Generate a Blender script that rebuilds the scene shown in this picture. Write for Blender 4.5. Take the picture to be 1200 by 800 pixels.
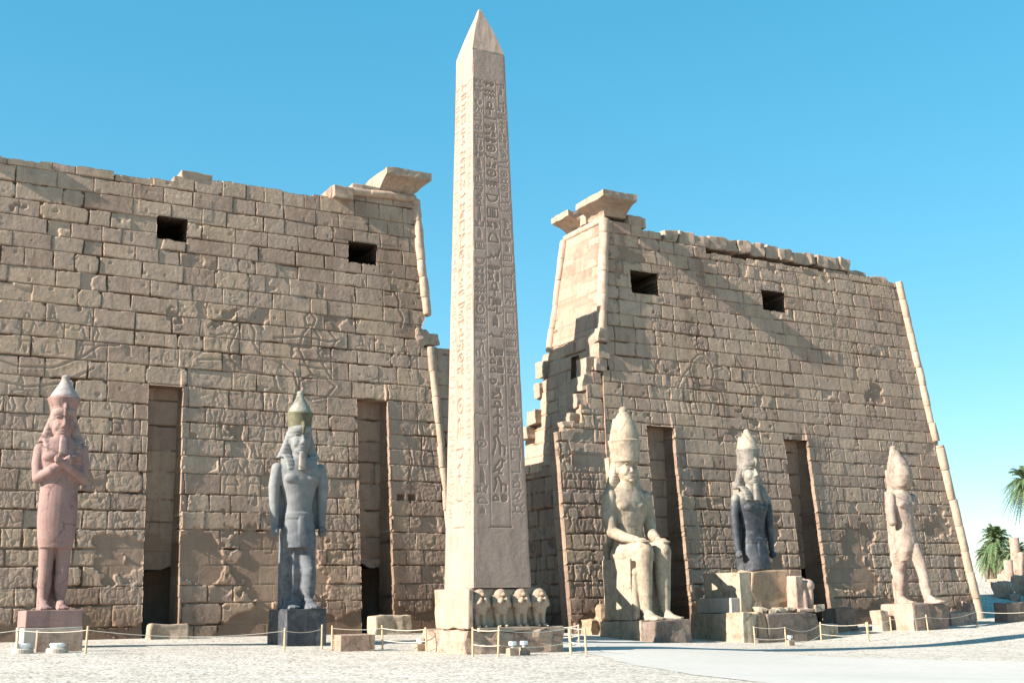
import bpy, bmesh, math, random
import numpy as np
from mathutils import Vector, Matrix

for o in list(bpy.data.objects): bpy.data.objects.remove(o)
SC = bpy.context.scene
COL = SC.collection
R = math.radians

# ------------------------------------------------------------------ camera
CAM = (-32.466, -55.691, 1.375)
PITCH, ROLL, YAW = 12.379, 1.061, 29.228
cd = bpy.data.cameras.new('camera'); cam = bpy.data.objects.new('camera', cd); COL.objects.link(cam)
_p, _r, _y = R(PITCH), R(ROLL), R(YAW)
fw = Vector((math.sin(_y)*math.cos(_p), math.cos(_y)*math.cos(_p), math.sin(_p)))
rt = Vector((math.cos(_y), -math.sin(_y), 0)); up = rt.cross(fw)
r2 = rt*math.cos(_r) - up*math.sin(_r); u2 = up*math.cos(_r) + rt*math.sin(_r)
cam.matrix_world = Matrix(((r2.x, u2.x, -fw.x, CAM[0]), (r2.y, u2.y, -fw.y, CAM[1]), (r2.z, u2.z, -fw.z, CAM[2]), (0, 0, 0, 1)))
cd.sensor_width = 36; cd.lens = 1408.357/1200*36; cd.clip_start = 0.1; cd.clip_end = 6000
SC.camera = cam

# ------------------------------------------------------------------ light
EL, AZ = 29.0, 2.4                       # sun height; angle in front of the facade plane
SUN = Vector((-math.cos(R(EL))*math.cos(R(AZ)), -math.cos(R(EL))*math.sin(R(AZ)), math.sin(R(EL))))
w = bpy.data.worlds.new('World'); SC.world = w; w.use_nodes = True
nt = w.node_tree; nt.nodes.clear()
sky = nt.nodes.new('ShaderNodeTexSky'); sky.sky_type = 'NISHITA'; sky.sun_disc = False
sky.sun_elevation = R(EL); sky.sun_rotation = R(-90-AZ)
sky.air_density = 0.8; sky.dust_density = 0.15; sky.ozone_density = 1.2; sky.altitude = 0
hs = nt.nodes.new('ShaderNodeHueSaturation'); hs.inputs['Hue'].default_value = 0.475; hs.inputs['Saturation'].default_value = 2.05; hs.inputs['Value'].default_value = 1.14
bg = nt.nodes.new('ShaderNodeBackground'); bg.inputs[1].default_value = 0.15
wo = nt.nodes.new('ShaderNodeOutputWorld')
gm = nt.nodes.new('ShaderNodeGamma'); gm.inputs[1].default_value = 0.5
nt.links.new(sky.outputs[0], gm.inputs[0]); nt.links.new(gm.outputs[0], hs.inputs['Color']); nt.links.new(hs.outputs[0], bg.inputs[0]); nt.links.new(bg.outputs[0], wo.inputs[0])
sl = bpy.data.lights.new('sun', 'SUN'); sl.energy = 5.0; sl.angle = R(0.4); sl.color = (1.0, 0.93, 0.82)
so = bpy.data.objects.new('sun', sl); COL.objects.link(so); so.rotation_euler = (-SUN).to_track_quat('-Z', 'Y').to_euler()
vs = SC.view_settings; vs.view_transform = 'Standard'; vs.look = 'None'; vs.gamma = 1; vs.use_curve_mapping = False
vs.exposure = 1.42

# ------------------------------------------------------------------ noise
_T = np.random.default_rng(7).random((256, 256))
def vn(x, y, s=0):
    x = np.asarray(x, float)+s*17.31; y = np.asarray(y, float)+s*41.77
    xi = np.floor(x).astype(int); yi = np.floor(y).astype(int); fx = x-xi; fy = y-yi
    fx = fx*fx*fx*(fx*(fx*6-15)+10); fy = fy*fy*fy*(fy*(fy*6-15)+10)
    a = _T[xi & 255, yi & 255]; b = _T[(xi+1) & 255, yi & 255]; c = _T[xi & 255, (yi+1) & 255]; d = _T[(xi+1) & 255, (yi+1) & 255]
    return (a*(1-fx)+b*fx)*(1-fy)+(c*(1-fx)+d*fx)*fy-0.5
def fbm(x, y, s=0, o=4, g=.5):
    v = 0; a = 1; t = 0
    for i in range(o):
        v = v+a*vn(x*2**i, y*2**i, s+i*3); t += a; a *= g
    return v/t*1.6
def ss(a, b, x):
    t = np.clip((x-a)/(b-a), 0, 1); return t*t*(3-2*t)

# ------------------------------------------------------------------ materials
def nodes(name):
    m = bpy.data.materials.new(name); m.use_nodes = True; t = m.node_tree; t.nodes.clear()
    o = t.nodes.new('ShaderNodeOutputMaterial'); b = t.nodes.new('ShaderNodeBsdfPrincipled')
    t.links.new(b.outputs[0], o.inputs[0]); b.inputs['Roughness'].default_value = .9
    b.inputs['Specular IOR Level'].default_value = .2
    return m, t, b
def N(t, k, **kw):
    n = t.nodes.new(k)
    for a, v in kw.items():
        if a.startswith('i_'): n.inputs[a[2:]].default_value = v
        else: setattr(n, a, v)
    return n
def tex(t, scale, detail=6, rough=.6, co=None, dist=0.0, kind='ShaderNodeTexNoise'):
    n = N(t, 'ShaderNodeTexNoise'); n.inputs['Scale'].default_value = scale; n.inputs['Detail'].default_value = detail
    n.inputs['Roughness'].default_value = rough; n.inputs['Distortion'].default_value = dist
    if co is not None: t.links.new(co, n.inputs['Vector'])
    return n
def ramp(t, src, stops):
    r = N(t, 'ShaderNodeValToRGB'); e = r.color_ramp.elements
    e[0].position, e[0].color = stops[0][0], (*stops[0][1], 1)
    e[1].position, e[1].color = stops[-1][0], (*stops[-1][1], 1)
    for p, c in stops[1:-1]:
        k = e.new(p); k.color = (*c, 1)
    t.links.new(src, r.inputs[0]); return r
def mix(t, fac, a, b, mode='MIX'):
    m = N(t, 'ShaderNodeMix', data_type='RGBA', blend_type=mode)
    for s, v in ((0, fac), (6, a), (7, b)):
        if hasattr(v, 'links'): t.links.new(v, m.inputs[s])
        elif isinstance(v, tuple): m.inputs[s].default_value = (*v, 1) if len(v) == 3 else v
        else: m.inputs[s].default_value = v
    return m.outputs[2]
def stone(name, c1, c2, c3=None, scale=1.0, bump=.3, bdist=.02, attr=False, mortar=None, rough=.92, speck=0, spec=.2, crack=0):
    m, t, b = nodes(name)
    co = N(t, 'ShaderNodeTexCoord').outputs['Object']
    n1 = tex(t, .35*scale, 5, .6, co); n2 = tex(t, 3.5*scale, 8, .65, co); n3 = tex(t, 22*scale, 6, .7, co)
    r1 = ramp(t, n1.outputs[0], [(.3, c1), (.7, c2)])
    col = r1.outputs[0]
    if c3:
        r2_ = ramp(t, n2.outputs[0], [(.48, (0, 0, 0)), (.68, (1, 1, 1))])
        col = mix(t, r2_.outputs[0], col, c3)
    g = ramp(t, n3.outputs[0], [(.25, (.80, .80, .80)), (.75, (1.18, 1.18, 1.18))])
    col = mix(t, 1.0, col, g.outputs[0], 'MULTIPLY')
    mp = N(t, 'ShaderNodeMapping'); mp.inputs['Scale'].default_value = (2.2, 2.2, .35); t.links.new(co, mp.inputs['Vector'])
    ns = tex(t, 1.0, 6, .7, mp.outputs[0], .6)
    rs = ramp(t, ns.outputs[0], [(.32, (.70, .68, .67)), (.5, (1, 1, 1)), (.72, (1.10, 1.10, 1.09))])
    col = mix(t, .75, col, rs.outputs[0], 'MULTIPLY')
    if attr:
        a = N(t, 'ShaderNodeAttribute', attribute_name='tint')
        ra = ramp(t, a.outputs['Fac'], [(0, (.84, .79, .79)), (.3, (.97, .95, .97)), (.6, (1, 1, 1)), (.85, (1.04, 1.02, .97)), (1, (1.16, 1.13, 1.10))])
        col = mix(t, 1.0, col, ra.outputs[0], 'MULTIPLY')
        k = N(t, 'ShaderNodeAttribute', attribute_name='mortar')
        col = mix(t, k.outputs['Fac'], col, mortar)
        k2 = N(t, 'ShaderNodeAttribute', attribute_name='stain')
        col = mix(t, k2.outputs['Fac'], col, mix(t, 1.0, col, (.55, .50, .47), 'MULTIPLY'))
    if speck:
        v = N(t, 'ShaderNodeTexVoronoi'); v.inputs['Scale'].default_value = speck; t.links.new(co, v.inputs['Vector'])
        rv = ramp(t, v.outputs['Color'], [(.2, (.7, .7, .7)), (.8, (1.25, 1.25, 1.25))])
        col = mix(t, .3, col, rv.outputs[0], 'MULTIPLY')
    if crack:
        nw = tex(t, 1.6, 4, .6, co); av = N(t, 'ShaderNodeMix', data_type='RGBA', blend_type='LINEAR_LIGHT'); av.inputs[0].default_value = .35
        t.links.new(co, av.inputs[6]); t.links.new(nw.outputs['Color'], av.inputs[7])
        vc = N(t, 'ShaderNodeTexVoronoi', feature='DISTANCE_TO_EDGE'); vc.inputs['Scale'].default_value = crack; t.links.new(av.outputs[2], vc.inputs['Vector'])
        rc = ramp(t, vc.outputs['Distance'], [(.006, (.5, .47, .45)), (.02, (1, 1, 1))]); nm = tex(t, .8, 3, .5, co); rm = ramp(t, nm.outputs[0], [(.45, (0, 0, 0)), (.6, (1, 1, 1))])
        col = mix(t, rm.outputs[0], col, mix(t, 1.0, col, rc.outputs[0], 'MULTIPLY'))
        npch = tex(t, 1.1, 7, .7, co, .4); rp = ramp(t, npch.outputs[0], [(.36, (.72, .70, .69)), (.47, (1, 1, 1)), (.62, (1, 1, 1)), (.7, (1.16, 1.15, 1.13))])
        col = mix(t, .9, col, rp.outputs[0], 'MULTIPLY')
    t.links.new(col, b.inputs['Base Color'])
    ad = N(t, 'ShaderNodeMath', operation='ADD'); t.links.new(n3.outputs[0], ad.inputs[0])
    mu = N(t, 'ShaderNodeMath', operation='MULTIPLY'); mu.inputs[1].default_value = 2.0
    t.links.new(n2.outputs[0], mu.inputs[0]); t.links.new(mu.outputs[0], ad.inputs[1])
    bp = N(t, 'ShaderNodeBump'); bp.inputs['Strength'].default_value = bump; bp.inputs['Distance'].default_value = bdist
    t.links.new(ad.outputs[0], bp.inputs['Height']); t.links.new(bp.outputs[0], b.inputs['Normal'])
    b.inputs['Roughness'].default_value = rough; b.inputs['Specular IOR Level'].default_value = spec
    return m
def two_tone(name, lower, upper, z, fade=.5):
    """stone paler higher up (weathering on the bust, painted light on the grey figure): one named material over another by object height"""
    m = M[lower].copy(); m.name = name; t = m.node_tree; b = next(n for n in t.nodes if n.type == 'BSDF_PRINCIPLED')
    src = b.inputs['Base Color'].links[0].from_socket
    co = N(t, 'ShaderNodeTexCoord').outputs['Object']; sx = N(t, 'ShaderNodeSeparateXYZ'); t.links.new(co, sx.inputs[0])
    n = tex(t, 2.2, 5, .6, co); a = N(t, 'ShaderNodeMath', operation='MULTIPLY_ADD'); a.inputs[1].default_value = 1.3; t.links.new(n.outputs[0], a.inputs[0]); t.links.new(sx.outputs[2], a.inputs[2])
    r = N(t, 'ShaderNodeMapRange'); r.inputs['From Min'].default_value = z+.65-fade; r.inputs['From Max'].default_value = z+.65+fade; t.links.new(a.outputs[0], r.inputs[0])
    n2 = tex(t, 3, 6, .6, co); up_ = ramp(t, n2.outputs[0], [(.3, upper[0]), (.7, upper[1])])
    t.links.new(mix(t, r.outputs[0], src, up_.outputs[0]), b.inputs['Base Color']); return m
def plain(name, c, rough=.7, var=.12, sc=8):
    m, t, b = nodes(name); co = N(t, 'ShaderNodeTexCoord').outputs['Object']
    n = tex(t, sc, 5, .6, co)
    r = ramp(t, n.outputs[0], [(.3, tuple(x*(1-var) for x in c)), (.7, tuple(min(1, x*(1+var)) for x in c))])
    t.links.new(r.outputs[0], b.inputs['Base Color']); b.inputs['Roughness'].default_value = rough
    return m

M = {}
M['wall'] = stone('sandstone_masonry', (.345, .241, .174), (.41, .296, .22), (.315, .23, .182), .8, .6, .03, True, (.235, .155, .108))
M['sand'] = stone('sandstone_trim', (.31, .225, .17), (.39, .29, .22), (.27, .20, .155), .8, .4, .02)
M['torus'] = stone('sandstone_roll', (.40, .275, .20), (.47, .345, .26), (.33, .24, .185), 1.2, .4, .02)
M['obelisk'] = stone('pink_granite', (.35, .243, .192), (.405, .29, .235), (.35, .237, .19), .5, .14, .01, True, (.20, .135, .10), .8, 0)
M['obtop'] = stone('pink_granite_tip', (.33, .24, .19), (.39, .285, .23), (.33, .235, .185), .8, .2, .012)
M['pedestal'] = stone('granite_pedestal', (.36, .27, .20), (.42, .32, .24), (.33, .235, .175), .8, .3, .02, crack=0.55)
M['plinth'] = stone('worn_plinth', (.36, .255, .19), (.42, .31, .23), (.28, .175, .14), 1, .6, .04, crack=0.8)
M['pinkgran'] = stone('rose_granite', (.265, .16, .142), (.31, .192, .17), (.25, .168, .15), 1.2, .2, .012, False, None, .75, 40, crack=0.55)
M['pinkpale'] = stone('rose_granite_pale', (.29, .20, .175), (.33, .235, .21), (.25, .165, .145), 1.2, .2, .012, speck=40, crack=0.55)
M['pinkcap'] = stone('rose_grey_cap', (.33, .275, .255), (.39, .33, .31), (.27, .22, .205), 1.2, .25, .012, crack=.6)
M['whitest'] = stone('pale_worn_stone', (.35, .31, .28), (.42, .375, .335), (.28, .245, .225), 1.2, .3, .015, crack=0.55)
M['dark'] = stone('black_granite', (.03, .033, .042), (.055, .06, .07), (.10, .10, .104), .8, .2, .015, False, None, .6, 30, .4, crack=0.55)
M['grey'] = stone('weathered_grey_granite', (.105, .11, .122), (.17, .174, .182), (.07, .075, .088), .9, .25, .015, speck=30, crack=0.55)
M['mid'] = stone('weathered_taupe_granite', (.20, .175, .15), (.27, .24, .205), (.14, .125, .115), 1, .2, .012, crack=0.55)
M['olivecap'] = stone('olive_grey_cap', (.24, .235, .19), (.31, .30, .255), (.19, .18, .14), 1.2, .25, .012, crack=.6)
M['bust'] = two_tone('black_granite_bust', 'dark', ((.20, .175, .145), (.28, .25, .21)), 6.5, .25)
M['greyfig_lit'] = two_tone('grey_granite_lit_upper', 'grey', ((.155, .157, .158), (.235, .232, .224)), 3.6, .9)  # upper body coloured paler to stand for light falling on it
M['olive'] = stone('olive_granite', (.10, .092, .055), (.135, .122, .075), (.17, .155, .11), 1.5, .2, .01)
M['cream'] = stone('cream_limestone', (.36, .285, .21), (.43, .35, .265), (.27, .205, .15), .8, .35, .025, crack=0.55)
M['creamdark'] = stone('brown_rough_stone', (.19, .14, .115), (.24, .185, .15), (.15, .11, .095), 1, .7, .04, crack=0.55)
M['rosecream'] = stone('rosy_cream_stone', (.37, .255, .20), (.43, .31, .25), (.29, .195, .155), .8, .3, .02, crack=0.55)
M['rosefig'] = stone('worn_rose_stone', (.325, .24, .195), (.39, .30, .245), (.25, .18, .145), 1, .45, .03, crack=0.55)
M['orange'] = stone('ochre_stone', (.33, .225, .145), (.40, .285, .195), (.27, .18, .125), 1, .5, .03)
M['cement'] = stone('restored_cement', (.36, .31, .265), (.40, .35, .30), None, 1, .1, .006)
M['pinkblock'] = stone('pedestal_rose_block', (.25, .155, .14), (.29, .185, .165), None, 1, .15, .01, speck=40)
M['wood'] = plain('post_wood', (.50, .36, .22), .8)
M['rope'] = plain('rope_fibre', (.62, .54, .44), .9)
M['white'] = plain('white_paint', (.78, .77, .74), .5, .05)
M['metal'] = plain('lamp_housing', (.22, .22, .22), .5)
M['trunk'] = plain('palm_trunk', (.20, .14, .10), .9, .35, 6)
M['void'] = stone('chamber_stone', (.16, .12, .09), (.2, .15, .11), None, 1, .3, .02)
def leafmat():
    m, t, b = nodes('palm_leaf'); g = N(t, 'ShaderNodeNewGeometry')
    r = ramp(t, g.outputs['Random Per Island'], [(0, (.05, .095, .04)), (.6, (.085, .145, .06)), (1, (.20, .19, .09))])
    t.links.new(r.outputs[0], b.inputs['Base Color']); b.inputs['Roughness'].default_value = .55
    return m
M['leaf'] = leafmat()
def groundmat(name, c1, c2, gravel):
    m, t, b = nodes(name); co = N(t, 'ShaderNodeTexCoord').outputs['Object']
    n1 = tex(t, .12, 5, .6, co)
    col = ramp(t, n1.outputs[0], [(.3, c1), (.7, c2)]).outputs[0]
    bp = N(t, 'ShaderNodeBump')
    if gravel:
        v = N(t, 'ShaderNodeTexVoronoi'); v.inputs['Scale'].default_value = 12; t.links.new(co, v.inputs['Vector'])
        sep = N(t, 'ShaderNodeSeparateColor'); t.links.new(v.outputs['Color'], sep.inputs[0])
        rv = ramp(t, sep.outputs[0], [(0, (.25, .23, .22)), (.10, (.45, .42, .40)), (.2, (.92, .91, .9)), (.5, (1.0, 1.0, 1.0)), (1, (1.2, 1.2, 1.2))])
        col = mix(t, 1.0, col, rv.outputs[0], 'MULTIPLY')
        v2 = N(t, 'ShaderNodeTexVoronoi'); v2.inputs['Scale'].default_value = 5.5; t.links.new(co, v2.inputs['Vector'])
        s2 = N(t, 'ShaderNodeSeparateColor'); t.links.new(v2.outputs['Color'], s2.inputs[0])
        rv2 = ramp(t, s2.outputs[1], [(0, (.55, .5, .47)), (.05, (.7, .65, .6)), (.09, (1, 1, 1))])
        dmask = ramp(t, v2.outputs['Distance'], [(.25, (1, 1, 1)), (.4, (0, 0, 0))])
        col = mix(t, dmask.outputs[0], col, mix(t, 1.0, col, rv2.outputs[0], 'MULTIPLY'))
        nd = tex(t, .9, 6, .65, co, .5); rd = ramp(t, nd.outputs[0], [(.35, (.86, .84, .82)), (.6, (1.05, 1.05, 1.05))])
        col = mix(t, 1.0, col, rd.outputs[0], 'MULTIPLY')
        bp.inputs['Strength'].default_value = .45; bp.inputs['Distance'].default_value = .03
        inv = N(t, 'ShaderNodeMath', operation='SUBTRACT'); inv.inputs[0].default_value = 1; t.links.new(v.outputs['Distance'], inv.inputs[1])
        t.links.new(inv.outputs[0], bp.inputs['Height'])
    else:
        n2 = tex(t, 2.5, 8, .7, co)
        g = ramp(t, n2.outputs[0], [(.3, (.9, .9, .9)), (.7, (1.06, 1.06, 1.06))])
        col = mix(t, 1.0, col, g.outputs[0], 'MULTIPLY')
        bp.inputs['Strength'].default_value = .25; bp.inputs['Distance'].default_value = .02
        t.links.new(n2.outputs[0], bp.inputs['Height'])
    t.links.new(bp.outputs[0], b.inputs['Normal']); t.links.new(col, b.inputs['Base Color'])
    return m
M['gravel'] = groundmat('pale_gravel', (.42, .382, .335), (.50, .458, .405), True)
M['pave'] = groundmat('pale_pavement', (.43, .405, .372), (.48, .452, .418), False)
M['bank'] = groundmat('bare_earth', (.40, .32, .25), (.48, .40, .32), False)

# ------------------------------------------------------------------ object helpers
def tag(o, label, cat, group=None):
    o['label'] = label; o['category'] = cat
    if group: o['group'] = group
    return o
def thing(name, label, cat, loc=(0, 0, 0), rz=0, group=None):
    o = bpy.data.objects.new(name, None); COL.objects.link(o); o.location = loc; o.rotation_euler = (0, 0, rz)
    o.empty_display_size = .2
    return tag(o, label, cat, group)
def link(name, me, mat, parent=None):
    o = bpy.data.objects.new(name, me); COL.objects.link(o)
    if mat and not me.materials: me.materials.append(M[mat])
    if parent: o.parent = parent
    return o
def obj(name, bm, mat, parent=None, smooth=False):
    me = bpy.data.meshes.new(name); bmesh.ops.recalc_face_normals(bm, faces=bm.faces); bm.to_mesh(me); bm.free()
    if smooth: me.polygons.foreach_set('use_smooth', [True]*len(me.polygons))
    return link(name, me, mat, parent)
def mesh_np(name, V, F, mat, parent=None, attrs=None, smooth=True):
    me = bpy.data.meshes.new(name); nv, nf = len(V), len(F)
    me.vertices.add(nv); me.vertices.foreach_set('co', np.ascontiguousarray(V, dtype=np.float32).ravel())
    me.loops.add(nf*4); me.loops.foreach_set('vertex_index', np.ascontiguousarray(F, dtype=np.int32).ravel())
    me.polygons.add(nf); me.polygons.foreach_set('loop_start', np.arange(0, nf*4, 4, dtype=np.int32))
    try: me.polygons.foreach_set('loop_total', np.full(nf, 4, dtype=np.int32))
    except Exception: pass
    me.polygons.foreach_set('use_smooth', np.full(nf, smooth, dtype=bool))
    if attrs:
        for k, v in attrs.items():
            a = me.attributes.new(k, 'FLOAT', 'POINT'); a.data.foreach_set('value', np.ascontiguousarray(v, dtype=np.float32))
    me.update(calc_edges=True); me.validate()
    return link(name, me, mat, parent)

def add_box(bm, x0, x1, y0, y1, z0, z1, bev=0.03, rough=0, seed=0, sub=0):
    b = bmesh.new(); bmesh.ops.create_cube(b, size=1)
    for v in b.verts: v.co = Vector(((x0+x1)/2+v.co.x*(x1-x0), (y0+y1)/2+v.co.y*(y1-y0), (z0+z1)/2+v.co.z*(z1-z0)))
    if bev: bmesh.ops.bevel(b, geom=b.edges[:], offset=bev, segments=2, affect='EDGES', profile=.6)
    if sub: bmesh.ops.subdivide_edges(b, edges=b.edges[:], cuts=sub, use_grid_fill=True)
    if rough: jitter(b, rough, seed)
    merge(bm, b)
def jitter(b, amt, seed=0, sc=1.3):
    b.verts.ensure_lookup_table()
    P = np.array([v.co[:] for v in b.verts])
    for k in range(3):
        q = P[:, (k+1) % 3]*sc+P[:, k]*.37*sc; r_ = P[:, (k+2) % 3]*sc+P[:, k]*.61*sc
        d = fbm(q, r_, seed+k*11, 3)*amt*2
        for v, e in zip(b.verts, d): v.co[k] += e
def merge(bm, b):
    me = bpy.data.meshes.new('tmp'); b.to_mesh(me); b.free(); bm.from_mesh(me); bpy.data.meshes.remove(me)
def rings(bm, rr, n=20, cap=True):
    """rr: list of rings, each a list of Vectors"""
    L = []
    for ring in rr: L.append([bm.verts.new(p) for p in ring])
    for a, b in zip(L, L[1:]):
        m = len(a)
        for i in range(m): bm.faces.new((a[i], a[(i+1) % m], b[(i+1) % m], b[i]))
    if cap:
        bm.faces.new(L[0][::-1]); bm.faces.new(L[-1])
def loft(bm, secs, n=28):
    """secs: (z, cx, cy, rx, ry, power)"""
    rr = []
    for s in secs:
        z, cx, cy, rx, ry = s[:5]; p = s[5] if len(s) > 5 else 2.2
        ring = []
        for i in range(n):
            t = 2*math.pi*i/n; c, q = math.cos(t), math.sin(t)
            ring.append(Vector((cx+rx*math.copysign(abs(c)**(2/p), c), cy+ry*math.copysign(abs(q)**(2/p), q), z)))
        rr.append(ring)
    rings(bm, rr)
def tube(bm, pts, rad, n=10, cap=True):
    pts = [Vector(p) for p in pts]; rr = []
    if not hasattr(rad, '__len__'): rad = [rad]*len(pts)
    a = None
    for i, p in enumerate(pts):
        d = (pts[min(i+1, len(pts)-1)]-pts[max(i-1, 0)]).normalized()
        if a is None:
            a = d.cross(Vector((0, 0, 1)))
            if a.length < .3: a = d.cross(Vector((0, 1, 0)))
        else: a = a-d*a.dot(d)
        a.normalize(); b = a.cross(d)
        rr.append([p+(a*math.cos(2*math.pi*k/n)+b*math.sin(2*math.pi*k/n))*rad[i] for k in range(n)])
    rings(bm, rr, n, cap)
def ell(bm, c, r, rot=None):
    b = bmesh.new(); bmesh.ops.create_uvsphere(b, u_segments=20, v_segments=14, radius=1)
    mt = Matrix.Translation(c) @ (rot.to_matrix().to_4x4() if rot else Matrix.Identity(4)) @ Matrix.Diagonal((*r, 1))
    bmesh.ops.transform(b, matrix=mt, verts=b.verts); merge(bm, b)
def limb(bm, pts, rad):
    """tapered limb with rounded ends: pts dense polyline"""
    pts = [Vector(p) for p in pts]
    P, Q = [], []
    for i in range(len(pts)-1):
        for k in range(4):
            t = k/4; P.append(pts[i].lerp(pts[i+1], t)); Q.append(rad[i]*(1-t)+rad[i+1]*t)
    P.append(pts[-1]); Q.append(rad[-1]); tube(bm, P, Q, 16)
    for p, r_ in zip(pts, rad): ell(bm, p, (r_, r_, r_))
def blob(name, bm, mat, parent, voxel=.035, it=3, rough=0.012, seed=0, dents=(), stripe=0):
    me = bpy.data.meshes.new(name+'_src'); bmesh.ops.recalc_face_normals(bm, faces=bm.faces); bm.to_mesh(me); bm.free()
    o = bpy.data.objects.new('tmp', me); COL.objects.link(o)
    md = o.modifiers.new('r', 'REMESH'); md.mode = 'VOXEL'; md.voxel_size = voxel
    sm = o.modifiers.new('s', 'SMOOTH'); sm.factor = .5; sm.iterations = it
    dg = bpy.context.evaluated_depsgraph_get(); dg.update()
    m2 = bpy.data.meshes.new_from_object(o.evaluated_get(dg))
    bpy.data.objects.remove(o); bpy.data.meshes.remove(me)
    m2.name = name
    n = len(m2.vertices); P = np.empty(n*3, np.float32); m2.vertices.foreach_get('co', P); P = P.reshape(-1, 3)
    Nn = np.empty(n*3, np.float32); m2.vertices.foreach_get('normal', Nn); Nn = Nn.reshape(-1, 3)
    d = fbm(P[:, 0]*1.6+P[:, 1]*.9, P[:, 2]*1.6-P[:, 1]*1.1, seed, 4)*rough
    P = P+Nn*d[:, None]
    if stripe: P = P+Nn*(stripe*np.sin(P[:, 2]*2*math.pi/.17))[:, None]
    for c, rad, vec in dents:
        q = (P-np.array(c))/np.array(rad); P = P+np.exp(-(q**2).sum(1))[:, None]*np.array(vec)
    m2.vertices.foreach_set('co', np.ascontiguousarray(P, dtype=np.float32).ravel())
    m2.polygons.foreach_set('use_smooth', [True]*len(m2.polygons)); m2.update()
    m2.materials.clear(); m2.materials.append(M[mat])
    o = bpy.data.objects.new(name, m2); COL.objects.link(o); o.parent = parent
    return o

# ------------------------------------------------------------------ ground
GP = np.array([(-27,0,.25),(-20,0,.3),(-9,0,.2),(-25.5,-9,.22),(-15.8,-9,-.05),(-13.4,-18.2,-.25),(-9,-15,-.22),(3,-7,-.6),(10,-7,-.88),(21,-7,-.43),(31,-1,0.0),(20,0,-.1),(2,0,.1),(-32,-55,-.2),(-20,-40,-.22),(-14,-27,-.3),(-5,-27,-.75),(5,-22,-.75),(-33,-20,0),(60,0,.1),(60,40,.5),(20,40,.3),(-60,0,0),(0,-60,-.6),(40,-30,-.5),(120,100,1.0),(-30,-35,-.15)], float)
def zg(x, y):
    x = np.asarray(x, float); y = np.asarray(y, float); num = 0; den = 0
    for a, b, c in GP:
        d2 = (x-a)**2+(y-b)**2
        k = np.exp(-d2/50.)+1e-3*np.exp(-d2/648.)+1e-6/(1+d2/900.)
        num = num+k*c; den = den+k
    # a raised bank of earth behind and to the right of the far tower
    bank = ss(-3, 16, y-.0*(x-40))*ss(34, 40, x)*2.3
    return num/den+bank*ss(400, 150, np.hypot(x, y))
def G(x, y): return float(zg(x, y))
def axis(lo, hi, step, far):
    core = np.arange(lo, hi+step, step); a = []; s = step
    x = lo
    while x > -far: s *= 1.25; x -= s; a.append(x)
    b = []; s = step; x = core[-1]
    while x < far: s *= 1.25; x += s; b.append(x)
    return np.array(a[::-1]+list(core)+b)
gx, gy = axis(-60, 70, .6, 3500), axis(-62, 40, .6, 3500)
XX, YY = np.meshgrid(gx, gy); ZZ = zg(XX, YY)+.012*fbm(XX*.8, YY*.8, 3, 3)
def gridfaces(nb, na):
    i = np.arange(nb-1)[:, None]*na+np.arange(na-1)[None]; i = i.ravel()
    return np.stack([i, i+1, i+1+na, i+na], 1)
g = mesh_np('ground', np.stack([XX, YY, ZZ], -1).reshape(-1, 3), gridfaces(*XX.shape), 'gravel'); g['kind'] = 'structure'
# pavement leading to the gateway: left edge and right edge polylines, ruled between them
Lp = np.array([(-34, -66), (-24, -50), (-15.7, -36.1), (-12.6, -28), (-9.8, -20.9), (-9.0, -18.2), (-8.7, -14), (-7.4, -6), (-4.2, 0), (-4.2, 9)])
Rp = np.array([(12, -66), (8, -45), (3.6, -31), (1.7, -26.5), (-.3, -20), (1.2, -15), (2.2, -12.4), (2.0, -6), (2.0, 0), (4.2, 9)])
def dens(Pp, n):
    d = np.r_[0, np.cumsum(np.hypot(*np.diff(Pp, axis=0).T))]; d = np.arange(len(Pp), dtype=float)
    t = np.linspace(0, len(Pp)-1, n); return np.stack([np.interp(t, d, Pp[:, 0]), np.interp(t, d, Pp[:, 1])], -1)
La, Ra = dens(Lp, 160), dens(Rp, 160); s = np.linspace(0, 1, 60)[None, :, None]
Q = La[:, None]*(1-s)+Ra[:, None]*s
Q[..., 0] += (.25*fbm(Q[..., 0]*.6, Q[..., 1]*.6, 9, 3))
pz = zg(Q[..., 0], Q[..., 1])+.010
pv = mesh_np('pavement', np.concatenate([Q, pz[..., None]], -1).reshape(-1, 3), gridfaces(160, 60), 'pave'); pv['kind'] = 'structure'

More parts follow.
